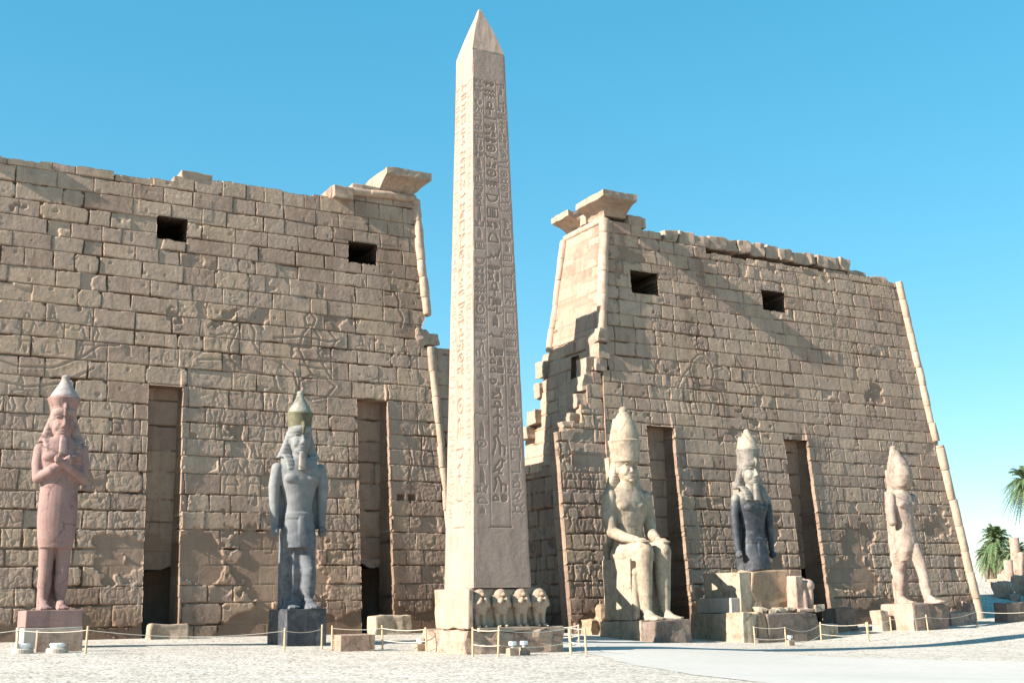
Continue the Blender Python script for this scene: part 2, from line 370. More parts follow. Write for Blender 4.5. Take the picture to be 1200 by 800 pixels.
# ------------------------------------------------------------------ masonry relief walls
def segdist(A, B, poly):
    d = np.full(A.shape, 9.)
    for (x0, y0), (x1, y1) in zip(poly, poly[1:]):
        dx, dy = x1-x0, y1-y0; L = dx*dx+dy*dy+1e-9
        t = np.clip(((A-x0)*dx+(B-y0)*dy)/L, 0, 1)
        d = np.minimum(d, np.hypot(A-x0-t*dx, B-y0-t*dy))
    return d
def masonry(A, B, seed, erode=1.0, hmin=.74, hmax=.98, wmin=.85, wmax=2.3, relief=1.0, b0=-2):
    rg = np.random.default_rng(seed)
    A1 = A+.05*vn(A*1.1, B*1.1, seed)+.02*vn(A*4, B*4, seed+5)
    B1 = B+.05*vn(A*.35, B*.9, seed+1)+.02*vn(A*4, B*4, seed+6)+.10*vn(A*.07, B*.05, seed+2)
    hs_ = [b0]
    while hs_[-1] < B.max()+2: hs_.append(hs_[-1]+rg.uniform(hmin, hmax))
    hs_ = np.array(hs_); ci = np.searchsorted(hs_, B1)-1; ci = np.clip(ci, 0, len(hs_)-2)
    db = np.minimum(B1-hs_[ci], hs_[ci+1]-B1); da = np.empty_like(A); bid = np.zeros(A.shape, int); ac = np.zeros_like(A)
    amin, amax = A.min()-3, A.max()+3
    for c in range(len(hs_)-1):
        mk = ci == c
        if not mk.any(): continue
        j = [amin-rg.uniform(0, 2)]
        while j[-1] < amax:
            wd = rg.uniform(wmin, wmax)
            j.append(j[-1]+wd)
        j = np.array(j); a = A1[mk]; k = np.clip(np.searchsorted(j, a)-1, 0, len(j)-2)
        da[mk] = np.minimum(a-j[k], j[k+1]-a); bid[mk] = c*97+k; ac[mk] = (j[k]+j[k+1])/2
    bc = (hs_[ci]+hs_[ci+1])/2
    nb_ = 97*len(hs_)+200
    tint = rg.random(nb_); off = rg.normal(0, .008, nb_); ta = rg.normal(0, .010, nb_); tb_ = rg.normal(0, .012, nb_)
    chip = rg.random(nb_); hol = rg.random(nb_)
    D = off[bid]*.9+ta[bid]*.45*(A-ac)+tb_[bid]*.5*(B-bc)
    low = ss(13, 4, B)*erode
    n1 = fbm(A*.45, B*.45, seed+20, 3)
    A2, B2 = A*2.2, B*2.2
    wj = .017+.012*np.clip(vn(A*.8, B*.8, seed+21)+.25, 0, 1)+low*.05*np.clip(n1+.12, 0, 1)
    e = np.minimum(da*1.25, db)
    e = e+.014*vn(A*6, B*6, seed+22)+low*(.045*fbm(A2, B2, seed+27, 3)+.022*vn(A*7, B*7, seed+29))
    jopen = np.clip(vn(A*1.1, B*1.3, seed+23)*2.6+.18, 0, 1)*(1-.4*low)
    wj = wj+.022*jopen**2; J0 = 0
    faint = np.where(da*1.25 < db, .75, 1.0)
    jd = (.07*faint+.26*jopen**1.5*faint+.02*low)
    J = 1-ss(wj*.65, wj*1.2, e)
    D = D+jd*J+.002*np.exp(-e/.03)+.005*low*np.exp(-e/.06)
    # chipped corners and open holes at joints
    cr = np.hypot(da, db); hz = ss(.18, .08, cr+.09*vn(A*5, B*5, seed+24))*(chip[bid] > .92)
    D = D+.18*hz
    hl = ss(.07, .03, db)*ss(.34, .22, np.abs(A-ac)+.1*vn(A*5, B*5, seed+28))*(hol[bid] > .90)
    D = D+.25*hl
    # whole block faces that have spalled back
    sp = (rg.random(nb_)[bid] > .93-.10*low)*ss(-.12, .02, fbm(A*1.2, B*1.2, seed+44, 3))
    D = D+.05*sp*(1-J)
    # smooth mortar / lost faces in the lower parts
    er = fbm(A*.27, B*.36, seed+30, 4)*1.1+.22*fbm(A*1.7, B*1.7, seed+31, 3)+.10*vn(A*5, B*5, seed+32)+ss(11, 2, B)*.22-.44+ss(1.5, .6, B)*.5
    E = ss(.0, .045, er)*erode
    D = D*(1-E*.92)+E*(.085+.02*fbm(A*.8, B*.8, seed+33, 3))
    # weathered faces and carved lines
    D = D+.007*fbm(A*2.3, B*2.3, seed+34, 4)*(1-.6*E)+.006*vn(A*8.5, B*8.5, seed+35)*(1-.7*E)
    zone = ss(-.10, .22, fbm(A*.16, B*.16, seed+36, 2)+.16*ss(15, 6, B))
    cv = relief*zone*(1-E)
    l1 = np.abs(vn(A*1.25, B*1.0, seed+37)+.25*vn(A*3, B*3, seed+38)); l2 = np.abs(vn(A*2.9, B*2.0, seed+39)+.2*vn(A*6, B*6, seed+45))
    l3 = np.abs(vn(A*4.3, B*3.2, seed+46))
    D = D+cv*(.009*ss(.07, .02, l1)+.008*ss(.09, .02, l2)+low*.010*ss(.12, .03, l3))
    # rough broken surface on the worn lower blocks
    rq = low*ss(-.05, .2, fbm(A*.5, B*.5, seed+47, 3))*(1-E)
    D = D+rq*(.019*fbm(A*3.2, B*3.2, seed+48, 4)+.012*vn(A*9.5, B*9.5, seed+49))
    pit = ss(.40, .46, vn(A*3.1, B*3.1, seed+40))
    D = D+.035*pit*(1-E)
    mort = np.clip(np.maximum(E*(.45+.5*np.clip(fbm(A*.7, B*.7, seed+50, 3)+.3, 0, 1)), J*.75), 0, 1)
    st = ss(.1, .5, fbm(A*.22, B*.10, seed+41, 4)+.15*fbm(A*1.5, B*.4, seed+42, 3))*.5+ss(2.2, .9, B+.5*vn(A*.7, B*.7, seed+43))*.6*erode
    return D, tint[bid], mort, np.clip(st, 0, 1)
def relief_wall(name, parent, mat, pos, al, ar, b0, b1, res, seed, keep=None, rim=None, extra=None, **kw):
    nb = int((b1-b0)/res)+1; bb = np.linspace(b0, b1, nb)
    wid = max(abs(ar(b)-al(b)) for b in (b0, (b0+b1)/2, b1)); na = int(wid/res)+1
    lo = np.array([al(b) for b in bb])[:, None]; hi = np.array([ar(b) for b in bb])[:, None]
    A = lo+(hi-lo)*np.linspace(0, 1, na)[None]; B = np.repeat(bb[:, None], na, 1)
    D, tint, mort, st = masonry(A, B, seed, **kw)
    if extra is not None: D = D+extra(A, B)
    V = np.stack(pos(A, B, D), -1).reshape(-1, 3)
    Ac = (A[:-1, :-1]+A[1:, 1:])/2; Bc = (B[:-1, :-1]+B[1:, 1:])/2
    K = np.ones(Ac.shape, bool) if keep is None else keep(Ac, Bc)
    F = gridfaces(nb, na).reshape(nb-1, na-1, 4)
    faces = [F[K]]
    RD = (rim(Ac, Bc) if rim is not None else np.full(Ac.shape, 3.0))
    idx = np.arange(nb*na).reshape(nb, na)
    extraV = []; cnt = nb*na
    Kp = np.pad(K, 1); RDp = np.pad(RD, 1, constant_values=(rim(np.array([1e9]), np.array([1e9]))[0] if rim is not None else 3.0))
    def emit(mask, p, q, rd):
        nonlocal cnt
        i, j = np.nonzero(mask)
        if len(i) == 0: return
        p_, q_, r_ = p[i, j], q[i, j], rd[i, j]
        Af, Bf = A.ravel(), B.ravel()
        P2 = np.stack(pos(Af[p_], Bf[p_], r_), -1); Q2 = np.stack(pos(Af[q_], Bf[q_], r_), -1)
        n = len(i); a = cnt+np.arange(n); b = a+n; cnt += 2*n
        extraV.append(P2); extraV.append(Q2); src.append(p_); src.append(q_)
        faces.append(np.stack([p_, q_, b, a], 1))
    src = []
    ctr = Kp[1:-1, 1:-1]
    emit(ctr & ~Kp[:-2, 1:-1], idx[:-1, :-1], idx[:-1, 1:], RDp[:-2, 1:-1])
    emit(ctr & ~Kp[2:, 1:-1], idx[1:, 1:], idx[1:, :-1], RDp[2:, 1:-1])
    emit(ctr & ~Kp[1:-1, :-2], idx[1:, :-1], idx[:-1, :-1], RDp[1:-1, :-2])
    emit(ctr & ~Kp[1:-1, 2:], idx[:-1, 1:], idx[1:, 1:], RDp[1:-1, 2:])
    at = {'tint': tint.ravel(), 'mortar': mort.ravel(), 'stain': st.ravel()}
    if extraV:
        V = np.concatenate([V]+extraV); sr = np.concatenate(src)
        at = {k: np.concatenate([v, v[sr]]) for k, v in at.items()}
    me_f = np.concatenate(faces)
    # drop unused vertices
    used = np.zeros(len(V), bool); used[me_f.ravel()] = True; remap = np.cumsum(used)-1
    return mesh_np(name, V[used], remap[me_f], mat, parent, {k: v[used] for k, v in at.items()})

TB = .090
facade = lambda A, B, D: (A, TB*B+D, B)
def stepnoise(A, seed, w=1.7, amp=.08):
    return np.random.default_rng(seed).uniform(-amp, amp, 400)[np.clip(((A+80)/w).astype(int), 0, 399)]
LX = lambda z: -(4.60+.0645*z)
RX = lambda z: np.where(np.asarray(z) < 17.1, 4.7+.05*np.asarray(z), 5.555+.1275*(np.asarray(z)-17.1))
def RXf(z): return float(RX(z))
WIN = [(-20.10, -18.60, 19.18, 20.40), (-10.13, -8.48, 19.22, 20.42), (8.0, 10.05, 19.6, 21.04), (18.2, 20.15, 19.6, 20.97)]
NIC = [(-20.30, -18.70, 11.80), (-9.86, -8.18, 11.84), (8.1, 10.0, 11.45), (18.5, 20.40, 11.2)]
def openings(A, B, ws, ns, seed):
    n = .05*vn(A*3, B*3, seed)+.03*vn(A*8, B*8, seed+1)
    W_ = np.zeros(A.shape, bool); N_ = np.zeros(A.shape, bool)
    for x0, x1, z0, z1 in ws: W_ |= (A > x0+n) & (A < x1-n) & (B > z0+n) & (B < z1)
    for x0, x1, z1 in ns: N_ |= (A > x0+n*.5) & (A < x1+n*.5) & (B < z1)
    return W_, N_
NY = 1.95
def tower(name, label, side, res):
    t = thing(name, label, 'tower', (0, 0, 0), group='twin towers of the temple pylon')
    sg = 1 if side == 'R' else -1
    ws = WIN[2:] if sg > 0 else WIN[:2]; ns = NIC[2:] if sg > 0 else NIC[:2]; seed = 140 if sg > 0 else 50
    if sg < 0:
        al = lambda z: -33.6+.117*z; ar = lambda z: float(LX(z))
        zt = lambda A: np.where(A > -11.0, 23.42, np.where(A > -18.75, 22.72, np.where(A > -19.3, 22.6, 22.30)))+stepnoise(A, 3)*(A < -11.2)+.04*vn(A*4, A*0, 3)
    else:
        al = RXf; ar = lambda z: 33.56-.117*z
        zt = lambda A: np.where(A < 9.2, 24.1, np.where(A < 10.6, 23.75, np.where(A < 14, 23.35, np.where(A < 29, 22.95, 22.85))))+stepnoise(A, 5, 1.5, .10)*(A > 9.2)*(A < 30)+.04*vn(A*4, A*0, 3)
    def keep(A, B):
        W_, N_ = openings(A, B, ws, ns, seed)
        k = ~(W_ | N_) & (B < zt(A))
        if sg > 0:   # the broken inner corner
            k &= ~((B > 14.6) & (B < 17.0) & (A < RX(B)+.35+.35*vn(B*1.3, A*1.0, 4)))
        else:
            k &= ~((B > 14.9) & (B < 16.8) & (A > LX(B)-.25-.35*vn(B*1.3, A*1.0, 4)))
        return k
    def rim(A, B):
        W_, N_ = openings(A, B, ws, ns, seed)
        return np.where(N_, NY+.02-TB*B, np.where(W_, 4.2, 5.0))
    def extra(A, B):
        d = np.zeros_like(A)
        for poly in (FIG_L if sg < 0 else FIG_R):
            x = [p[0] for p in poly]; y = [p[1] for p in poly]
            mk = (A > min(x)-.3) & (A < max(x)+.3) & (B > min(y)-.3) & (B < max(y)+.3)
            q = segdist(A[mk], B[mk], poly)
            d[mk] += .045*ss(.075, .03, q+.02*vn(A[mk]*5, B[mk]*5, 8))-.02*np.exp(-(q/.28)**2)
        for x0, x1, z1 in ns:
            d -= .11*np.exp(-np.clip(A-x1, 0, 9)/.7)*(A > x1-.1)*ss(z1+1.2, z1-.2, B)
        if sg < 0:   # two square sockets by the second niche
            for hx in (-7.62, -6.98): d += .45*(np.abs(A-hx) < .22)*(np.abs(B-6.85-.03*vn(A*5, B*5, 2)) < .15)
        d += fine_cut(A, B, FINE_L if sg < 0 else FINE_R, .020)
        for x0, x1, z0, z1 in ws:   # big plain lintel over each window
            mk = (A > x0-.9) & (A < x1+1.2) & (B > z1+.05) & (B < z1+1.15)
            d[mk] -= .012
        return d
    relief_wall('wall', t, 'wall', facade, al, ar, -1.2, 24.3, res, seed, keep, rim, extra)
    # the body of the tower behind the carved face: back and flank walls and a roof
    bm = bmesh.new()
    back = lambda z: 8.9-TB*z
    zs = [-1.2, 8, 16, 22.0] if sg < 0 else [-1.2, 8, 16, 22.6]
    rr = []
    for z in zs:
        if sg < 0: x0, x1 = al(z)+.02, ar(z)-.02
        else: x0, x1 = al(z)+3.0, ar(z)-.02
        y0 = TB*z+3.0; y1 = back(z)
        y0 += 1.6; rr.append([Vector((x0, y0, z)), Vector((x1, y0, z)), Vector((x1, y1, z)), Vector((x0, y1, z))])
    rings(bm, rr); obj('rear_wall', bm, 'sand', t)
    for i, (x0, x1, z1) in enumerate(ns):
        relief_wall('niche', t, 'wall', lambda A, B, D: (A, NY+D*1.0, B), lambda z: x0-.12, lambda z: x1+.12, -1.2, z1+.1, .05, seed+60+i, keep=lambda A, B: B > 3.4+.5*vn(A*1.5, A*0, 3), erode=.6, relief=0, hmin=1.0, hmax=1.4, wmin=1.5, wmax=4, rim=lambda A, B: np.where(A > 1e8, .3, 3.2))
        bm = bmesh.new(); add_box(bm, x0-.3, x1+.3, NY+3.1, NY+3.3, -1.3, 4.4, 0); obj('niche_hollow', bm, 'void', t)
    for x0, x1, z0, z1 in ws:
        bm = bmesh.new(); y = TB*z0+4.1
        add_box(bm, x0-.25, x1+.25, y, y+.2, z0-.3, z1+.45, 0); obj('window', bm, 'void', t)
    return t
def px_fig(polys): return polys
# carved figures in facade coordinates (X, z), metres
def man(x, z, h, f=1, pose=0):
    q = lambda pts: [(x+f*a*h, z+b*h) for a, b in pts]
    L = [q(circ_(.0, .90, .055, .07)), q([(-.05, .83), (-.16, .80), (-.13, .62), (-.08, .5), (-.14, .30)]), q([(.05, .83), (.15, .80), (.12, .62), (.08, .5), (.17, .30)]),
         q([(-.14, .30), (.17, .30)]), q([(-.10, .30), (-.15, .02), (-.02, .02)]), q([(.10, .30), (.16, .02), (.28, .02)])]
    L.append(q([(.15, .79), (.24, .62), (.36, .66+.1*pose)])); L.append(q([(-.16, .79), (-.22, .60), (-.17+.3*pose, .44)]))
    if pose: L.append(q([(.36, .95), (.36, .1)]))
    else: L.append(q([(-.04, .97), (.0, 1.12), (.05, .97)]))
    return L
def circ_(cx, cy, rx, ry, n=10): return [(cx+rx*math.cos(6.2832*i/n), cy+ry*math.sin(6.2832*i/n)) for i in range(n+1)]
FIG_L = [
 [(-17.5,14.9),(-17.2,15.25),(-16.8,15.35),(-16.3,15.2),(-16.1,14.9),(-16.25,14.6),(-16.7,14.65),(-17.1,14.5),(-17.4,14.55)],
 [(-16.3,15.2),(-15.9,15.5),(-15.45,15.4),(-15.2,14.9),(-15.25,14.3),(-15.0,13.85),(-14.4,13.5),(-13.7,13.3),(-13.2,12.9)],
 [(-16.2,14.6),(-16.5,14.0),(-16.4,13.3),(-15.8,12.9),(-15.0,12.75),(-14.2,12.7)],
 [(-16.4,13.6),(-17.1,13.7),(-17.8,13.6),(-18.2,13.75)], [(-16.3,13.3),(-17.2,13.3),(-18.0,13.2)],
 [(-14.2,12.7),(-14.0,11.9),(-14.2,11.2)], [(-13.2,12.9),(-13.0,12.2),(-13.2,11.5)],
 [(-12.6,15.9),(-12.3,16.2),(-12.0,15.9),(-12.15,15.5),(-12.5,15.5),(-12.6,15.9)],
 [(-12.3,15.5),(-12.7,15.0),(-12.9,14.2),(-12.6,13.5),(-12.2,12.9)], [(-12.2,15.4),(-11.8,14.9),(-11.9,14.1),(-11.6,13.4),(-11.2,12.8)],
 [(-14.2,14.65),(-13.4,14.75),(-12.8,14.85),(-12.0,14.8),(-11.3,14.7),(-10.8,14.85)], [(-11.3,15.3),(-10.9,14.85),(-11.2,14.3)],
 [(-12.9,13.4),(-12.0,13.25),(-11.2,13.3)], [(-11.0,12.4),(-11.5,11.8),(-12.3,11.6),(-12.9,12.0),(-12.9,12.5),(-12.3,12.9),(-11.5,12.8),(-11.0,12.4)],
 [(-27.5,12.6),(-26,12.2),(-24.5,12.3),(-23.3,12.9),(-22.6,13.5),(-21.7,13.6)], [(-27.5,11.6),(-25.6,11.3),(-24.1,11.6),(-22.8,12.4)],
 [(-7.6,17.9),(-7.3,17.4),(-7.35,16.9),(-7.1,16.4),(-7.25,15.9)], [(-7.3,10.4),(-7.0,9.6),(-6.9,8.6),(-7.2,7.6)], [(-6.3,10.9),(-6.1,9.9),(-6.4,8.9),(-6.2,7.8)],
]
FIG_R = [
 [(12.3,16.6),(12.7,16.9),(13.1,16.6),(12.95,16.15),(12.5,16.1),(12.3,16.6)],
 [(12.5,16.1),(12.0,15.7),(11.7,15.0),(11.9,14.3)], [(13.0,16.1),(13.4,15.6),(13.5,14.9),(13.2,14.2)],
 [(11.7,15.2),(11.1,14.6),(10.7,13.9)], [(11.9,14.3),(12.5,14.1),(13.2,14.2),(14.0,13.9),(14.1,13.2),(14.05,12.4)],
 [(11.9,14.3),(11.8,13.4),(12.0,12.5)], [(12.8,13.7),(13.1,13.0),(12.9,12.4)], [(11.2,14.2),(11.0,13.2),(11.3,12.3)], [(13.4,15.3),(14.2,15.5),(14.7,15.1)],
 [(8.9,15.4),(9.2,14.9),(9.0,14.2),(9.3,13.5)], [(9.8,15.2),(10.0,14.5),(9.9,13.8)],
 [(15.5,16.2),(15.9,15.5),(15.7,14.8),(16.0,14.0),(15.8,13.3)], [(16.8,15.7),(16.6,14.9),(16.9,14.1)],
]
FINE_L, FINE_R = [], []
_rg = random.Random(77)
for zz, hh_ in ((9.3, 2.2), (6.6, 2.3), (3.9, 2.3), (12.9, 2.0)):
    xx = -28.5
    while xx < -5.6:
        if all(not (a-.7 < xx < b+.7) or zz > c for a, b, c in NIC[:2]) and not (zz > 12 and -19 < xx < -10) and _rg.random() < .72: FINE_L += man(xx, zz+_rg.uniform(-.1, .1), hh_, _rg.choice((1, 1, -1)), _rg.choice((0, 1)))
        xx += _rg.uniform(1.05, 1.7)
for zz, hh_ in ((9.3, 2.2), (6.6, 2.3), (3.9, 2.3), (12.7, 2.0), (16.4, 1.8)):
    xx = 6.2
    while xx < 31:
        if all(not (a-.7 < xx < b+.7) or zz > c for a, b, c in NIC[2:]) and _rg.random() < .6: FINE_R += man(xx, zz+_rg.uniform(-.1, .1), hh_, _rg.choice((1, -1, -1)), _rg.choice((0, 1)))
        xx += _rg.uniform(1.05, 1.9)
FINE_G = []
for zz in (1.6, 4.5, 7.4):
    for k in range(3): FINE_G += man(2.75+k*.95, zz, 2.5, 1 if k % 2 else -1, k % 2)
for k in range(2): FINE_G += man(4.15+k*.9, 10.4, 2.2, 1, k)
def fine_cut(A, B, figs, dep, wd=.05):
    d = np.zeros_like(A)
    rows = B[:, 0]
    for poly in figs:
        x = [p[0] for p in poly]; y = [p[1] for p in poly]
        i0, i1 = np.searchsorted(rows, (min(y)-.15, max(y)+.15))
        if i1 <= i0: continue
        c0, c1 = np.searchsorted(A[(i0+i1)//2 if (i0+i1)//2 < len(rows) else -1], (min(x)-.25, max(x)+.25))
        if c1 <= c0: continue
        a, b = A[i0:i1, c0:c1], B[i0:i1, c0:c1]
        q = segdist(a, b, poly); d[i0:i1, c0:c1] = np.maximum(d[i0:i1, c0:c1], dep*ss(wd*1.25, wd*.5, q))
    return d*ss(-.35, .1, vn(A*.8, B*.8, 61))
tl = tower('pylon_tower', 'sandstone pylon tower left of the obelisk, behind two standing statues', 'L', .031)
trr = tower('pylon_tower', 'sandstone pylon tower right of the obelisk with loose blocks along its top', 'R', .038)

# torus mouldings (stone rolls in short drums)
def torus(parent, path, r, seed, seg=1.25, zmin=None):
    rg = random.Random(seed); bm = bmesh.new(); a, b = Vector(path[0]), Vector(path[1]); L = (b-a).length; d = (b-a)/L; t = 0
    while t < L-.05:
        l = min(rg.uniform(.8, 1.2)*seg, L-t)
        o = Vector((rg.uniform(-.03, .03), rg.uniform(-.03, .03), 0)); rr_ = r*rg.uniform(.94, 1.04)
        p = a+d*(t+.004)+o; q = a+d*(t+l-.004)+o
        tube(bm, [p, p+d*.04, p.lerp(q, .5), q-d*.04, q], [rr_*.95, rr_, rr_*1.01, rr_, rr_*.95], 14)
        t += l
    jitter(bm, .035, seed, 2.8)
    return obj('torus_moulding', bm, 'torus', parent, True)
L3 = lambda z, o=0, y=0: (float(LX(z))+o, TB*z+y, z)
R3 = lambda z, o=0, y=0: (RXf(z)+o, TB*z+y, z)
torus(tl, (L3(16.75, .02, .05), L3(23.35, .02, .05)), .27, 1, 1.15)
torus(tl, (L3(-.6, .0, .02), L3(14.95, .0, .02)), .20, 2)
torus(tl, ((-10.6, TB*23.2-.05, 23.25), (-6.1, TB*23.35-.05, 23.42)), .2, 3, 2.0)
torus(trr, (R3(17.0, .05, .02), R3(24.1, .05, .02)), .30, 4, 1.3)
torus(trr, ((RXf(16.8)+.0, 8.9-TB*16.8, 16.8), (RXf(24.), 8.9-TB*24., 24.)), .26, 5, 1.4)
torus(trr, ((RXf(24.1)+.05, TB*24.1, 24.12), (RXf(24.1)+.05, 6.75, 24.12)), .22, 6, 1.6)
torus(trr, ((33.45, .05, -.3), (33.56-.117*11.4, TB*11.4, 11.4)), .34, 7, 1.7)
torus(trr, ((33.56-.117*11.7-.25, TB*11.7, 11.7), (33.56-.117*23.0, TB*23.0, 22.95)), .28, 8, 1.4)

# cornice blocks: cavetto flare, then a flat lip
def cornice(name, parent, base, z0, h, lip, fl, seed, mat='sand'):
    """base x0,x1,y0,y1 ; fl = flare left,right,front,back in metres"""
    x0, x1, y0, y1 = base; bm = bmesh.new(); rr = []
    prof = [(0, 0), (.15, .02), (.35, .10), (.55, .25), (.72, .46), (.86, .72), (.95, .94), (1.0, 1.0)]
    lv = [(z0+h*a, o) for a, o in prof]+[(z0+h+lip*.5, 1.0), (z0+h+lip, 1.0)]
    nx, ny = 8, 6
    for z, o in lv:
        X0, X1, Y0, Y1 = x0-fl[0]*o, x1+fl[1]*o, y0-fl[2]*o, y1+fl[3]*o
        ring = [Vector((X0+(X1-X0)*i/nx, Y0, z)) for i in range(nx)]+[Vector((X1, Y0+(Y1-Y0)*i/ny, z)) for i in range(ny)]
        ring += [Vector((X1-(X1-X0)*i/nx, Y1, z)) for i in range(nx)]+[Vector((X0, Y1-(Y1-Y0)*i/ny, z)) for i in range(ny)]
        rr.append(ring)
    rings(bm, rr); jitter(bm, .05, seed, 1.6)
    return obj(name, bm, mat, parent)
def block(name, parent, x0, x1, y0, y1, z0, z1, mat='sand', bev=.06, rough=.07, seed=0, sub=2):
    bm = bmesh.new(); add_box(bm, x0, x1, y0, y1, z0, z1, bev, rough, seed, sub); return obj(name, bm, mat, parent)
cornice('cornice_block', tl, (-8.25, -6.15, 2.15, 4.0), 23.5, .75, .38, (0, .55, 1.15, 0), 1)
block('cornice_block', tl, -11.0, -9.9, 1.75, 3.4, 22.75, 23.45, seed=3)
block('cornice_block', tl, -9.85, -8.3, 1.95, 3.4, 23.40, 23.75, seed=4)
block('cornice_block', tl, -19.0, -17.4, 2.02, 3.2, 22.5, 22.98, seed=5)
cornice('cornice_block', tl, (-30.6, -28.6, 2.1, 4.0), 22.4, 1.3, .5, (.4, .0, .5, 0), 2)
block('broken_corner', tl, float(LX(15.8))-.7, float(LX(15.8))+.10, 1.3, 3.2, 15.0, 16.0, 'wall' if 0 else 'sand', .12, .16, 6, 3)
cornice('cornice_block', trr, (6.45, 8.0, 2.15, 3.9), 24.32, .72, .38, (.9, .0, 1.35, 0), 8)
cornice('cornice_block', trr, (6.5, 8.0, 4.6, 6.6), 24.30, .62, .36, (1.1, 0, 0, .0), 9)
block('cornice_block', trr, 6.3, 7.6, 3.95, 4.65, 24.3, 24.95, seed=11)
block('cornice_block', trr, 8.2, 9.6, 2.1, 3.4, 23.95, 24.62, seed=12)
rg = random.Random(4); x = 11.0; k = 0
while x < 26.3:
    wd = rg.uniform(.85, 1.45); gap = .04 if rg.random() > .2 else .18
    z0 = 23.36+rg.uniform(-.03, .03); hh = rg.uniform(.74, .92)
    block('parapet_block', trr, x, x+wd, 2.35+rg.uniform(-.10, .08), 4.0, z0, z0+hh, 'sand', .09, .10, 20+k, 2); x += wd+gap; k += 1
for (a, b, c, d) in ((11.0, 13.2, 22.9, 23.25), (14.2, 18.0, 22.7, 23.25), (18.0, 22.0, 22.7, 23.24), (22.0, 25.9, 22.7, 23.25)):
    block('parapet_course', trr, a+.4, b-.01, 2.95, 4.2, c, d, 'sand', .05, .06, 40+int(a), 2)
block('parapet_block', trr, 24.3, 26.4, 2.4, 3.6, 22.85, 23.22, 'sand', .1, .1, 61, 2)
block('parapet_block', trr, 26.6, 28.3, 2.5, 3.6, 22.85, 23.42, 'sand', .16, .16, 62, 2)
block('parapet_block', trr, 28.5, 30.2, 2.4, 3.5, 22.85, 23.3, 'sand', .14, .14, 63, 2)

# inner flank of the right tower (faces the gateway), ragged towards the back
def sideback(z):
    z = np.asarray(z, float)
    return np.where(z > 16.8, 8.9-TB*z, np.where(z > 15.0, 8.3, np.where(z > 14.0, 8.8, np.where(z > 13.2, 8.4, np.where(z > 12.4, 9.2, 10.3)))))
relief_wall('flank_wall', trr, 'wall', lambda A, B, D: (RX(B)+D, A, B), lambda z: 12.0, lambda z: TB*z+.02, -1.2, 24.0, .05, 300,
            keep=lambda A, B: (A < sideback(B)+.25*vn(B*1.1, A*.8, 7)) & ~((A > 3.95) & (A < 4.85) & (B > 13.3) & (B < 16.0)),
            rim=lambda A, B: np.where(A > 1e8, .06, np.where((A > 3.5) & (A < 5) & (B > 13) & (B < 16.3), 1.6, 3.2)), erode=.5, relief=.3)
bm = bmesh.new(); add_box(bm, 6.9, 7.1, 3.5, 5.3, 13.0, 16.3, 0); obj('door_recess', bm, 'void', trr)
for i, (y0, y1, z0, z1) in enumerate(((8.2, 8.9, 14.1, 15.0), (7.6, 8.6, 15.3, 16.3), (8.3, 9.3, 12.4, 13.3), (9.0, 10.2, 11.6, 12.3))):
    block('broken_course', trr, RXf(z0)-.25-.1*i, RXf(z0)+1.6, y0, y1, z0, z1, 'sand', .05, .08, 80+i, 2)
# broken front corner lumps under the roll
for i, (x0, x1, y0, y1, z0, z1) in enumerate(((5.2, 6.0, 1.25, 2.6, 16.2, 17.05), (5.15, 5.9, 1.3, 2.6, 15.2, 16.15), (4.95, 5.7, 1.25, 2.4, 14.5, 15.2))):
    block('broken_corner', trr, x0, x1, y0, y1, z0, z1, 'sand', .05, .10, 90+i, 3)

# gateway side walls (lower, ruined)
gl = thing('gate_wall', 'low carved gateway wall joined to the left tower, partly hidden by the obelisk', 'wall', (0, 0, 0), group='gateway walls')
relief_wall('wall', gl, 'wall', lambda A, B, D: (A, TB*B+.42+D, B), lambda z: float(LX(z))+.12, lambda z: -2.1, -1.2, 15.1, .05, 400,
            keep=lambda A, B: B < 15.05-.5*np.clip(A+4.2, 0, 9)+.1*vn(A*2, B, 1), relief=1.3, rim=lambda A, B: np.full(np.shape(A), 8.5))
block('broken_course', gl, -5.75, -4.95, 1.6, 3.0, 15.1, 15.75, 'sand', .1, .1, 95, 2)
gr_ = thing('gate_wall', 'ruined stepped gateway wall carved with figures, left of the seated colossus', 'wall', (0, 0, 0), group='gateway walls')
def wing_top(A): return np.interp(A, [2.0, 2.5, 2.55, 3.1, 3.15, 3.75, 3.8, 4.25, 4.3, 4.75, 4.8, 6], [10.75, 10.8, 11.05, 11.1, 11.35, 11.4, 12.4, 12.5, 13.6, 13.7, 14.7, 15.0])
relief_wall('wall', gr_, 'wall', lambda A, B, D: (A, TB*B+.10+D, B), lambda z: 2.1, lambda z: RXf(z)+.25, -1.2, 15.1, .045, 420,
            keep=lambda A, B: B < wing_top(A)+.08*vn(A*3, B*3, 1), relief=1.0, rim=lambda A, B: np.full(np.shape(A), 1.0), extra=lambda A, B: fine_cut(A, B, FINE_G, .045, .055))
for i, (x0, x1, y0, y1, z0, z1) in enumerate(((2.5, 3.3, 1.25, 2.5, 11.05, 11.45), (3.1, 3.9, 1.4, 2.9, 11.4, 12.0), (3.7, 4.5, 1.4, 2.6, 12.3, 13.1), (4.1, 4.9, 1.4, 2.4, 13.3, 14.2), (4.4, 5.2, 1.5, 2.6, 14.2, 15.3))):
    block('broken_course', gr_, x0, x1, y0, y1, z0, z1, 'sand', .05, .09, 100+i, 3)
# low rear wall closing the dark passage
relief_wall('passage_wall', gr_, 'wall', lambda A, B, D: (2.85+D, A, B), lambda z: .9, lambda z: 10.4, -1.2, 10.2, .06, 430,
            keep=lambda A, B: B < 9.7-.25*np.floor(A/1.4)+.1*vn(A*2, B*2, 3), rim=lambda A, B: np.full(np.shape(A), 2.2), relief=.5)

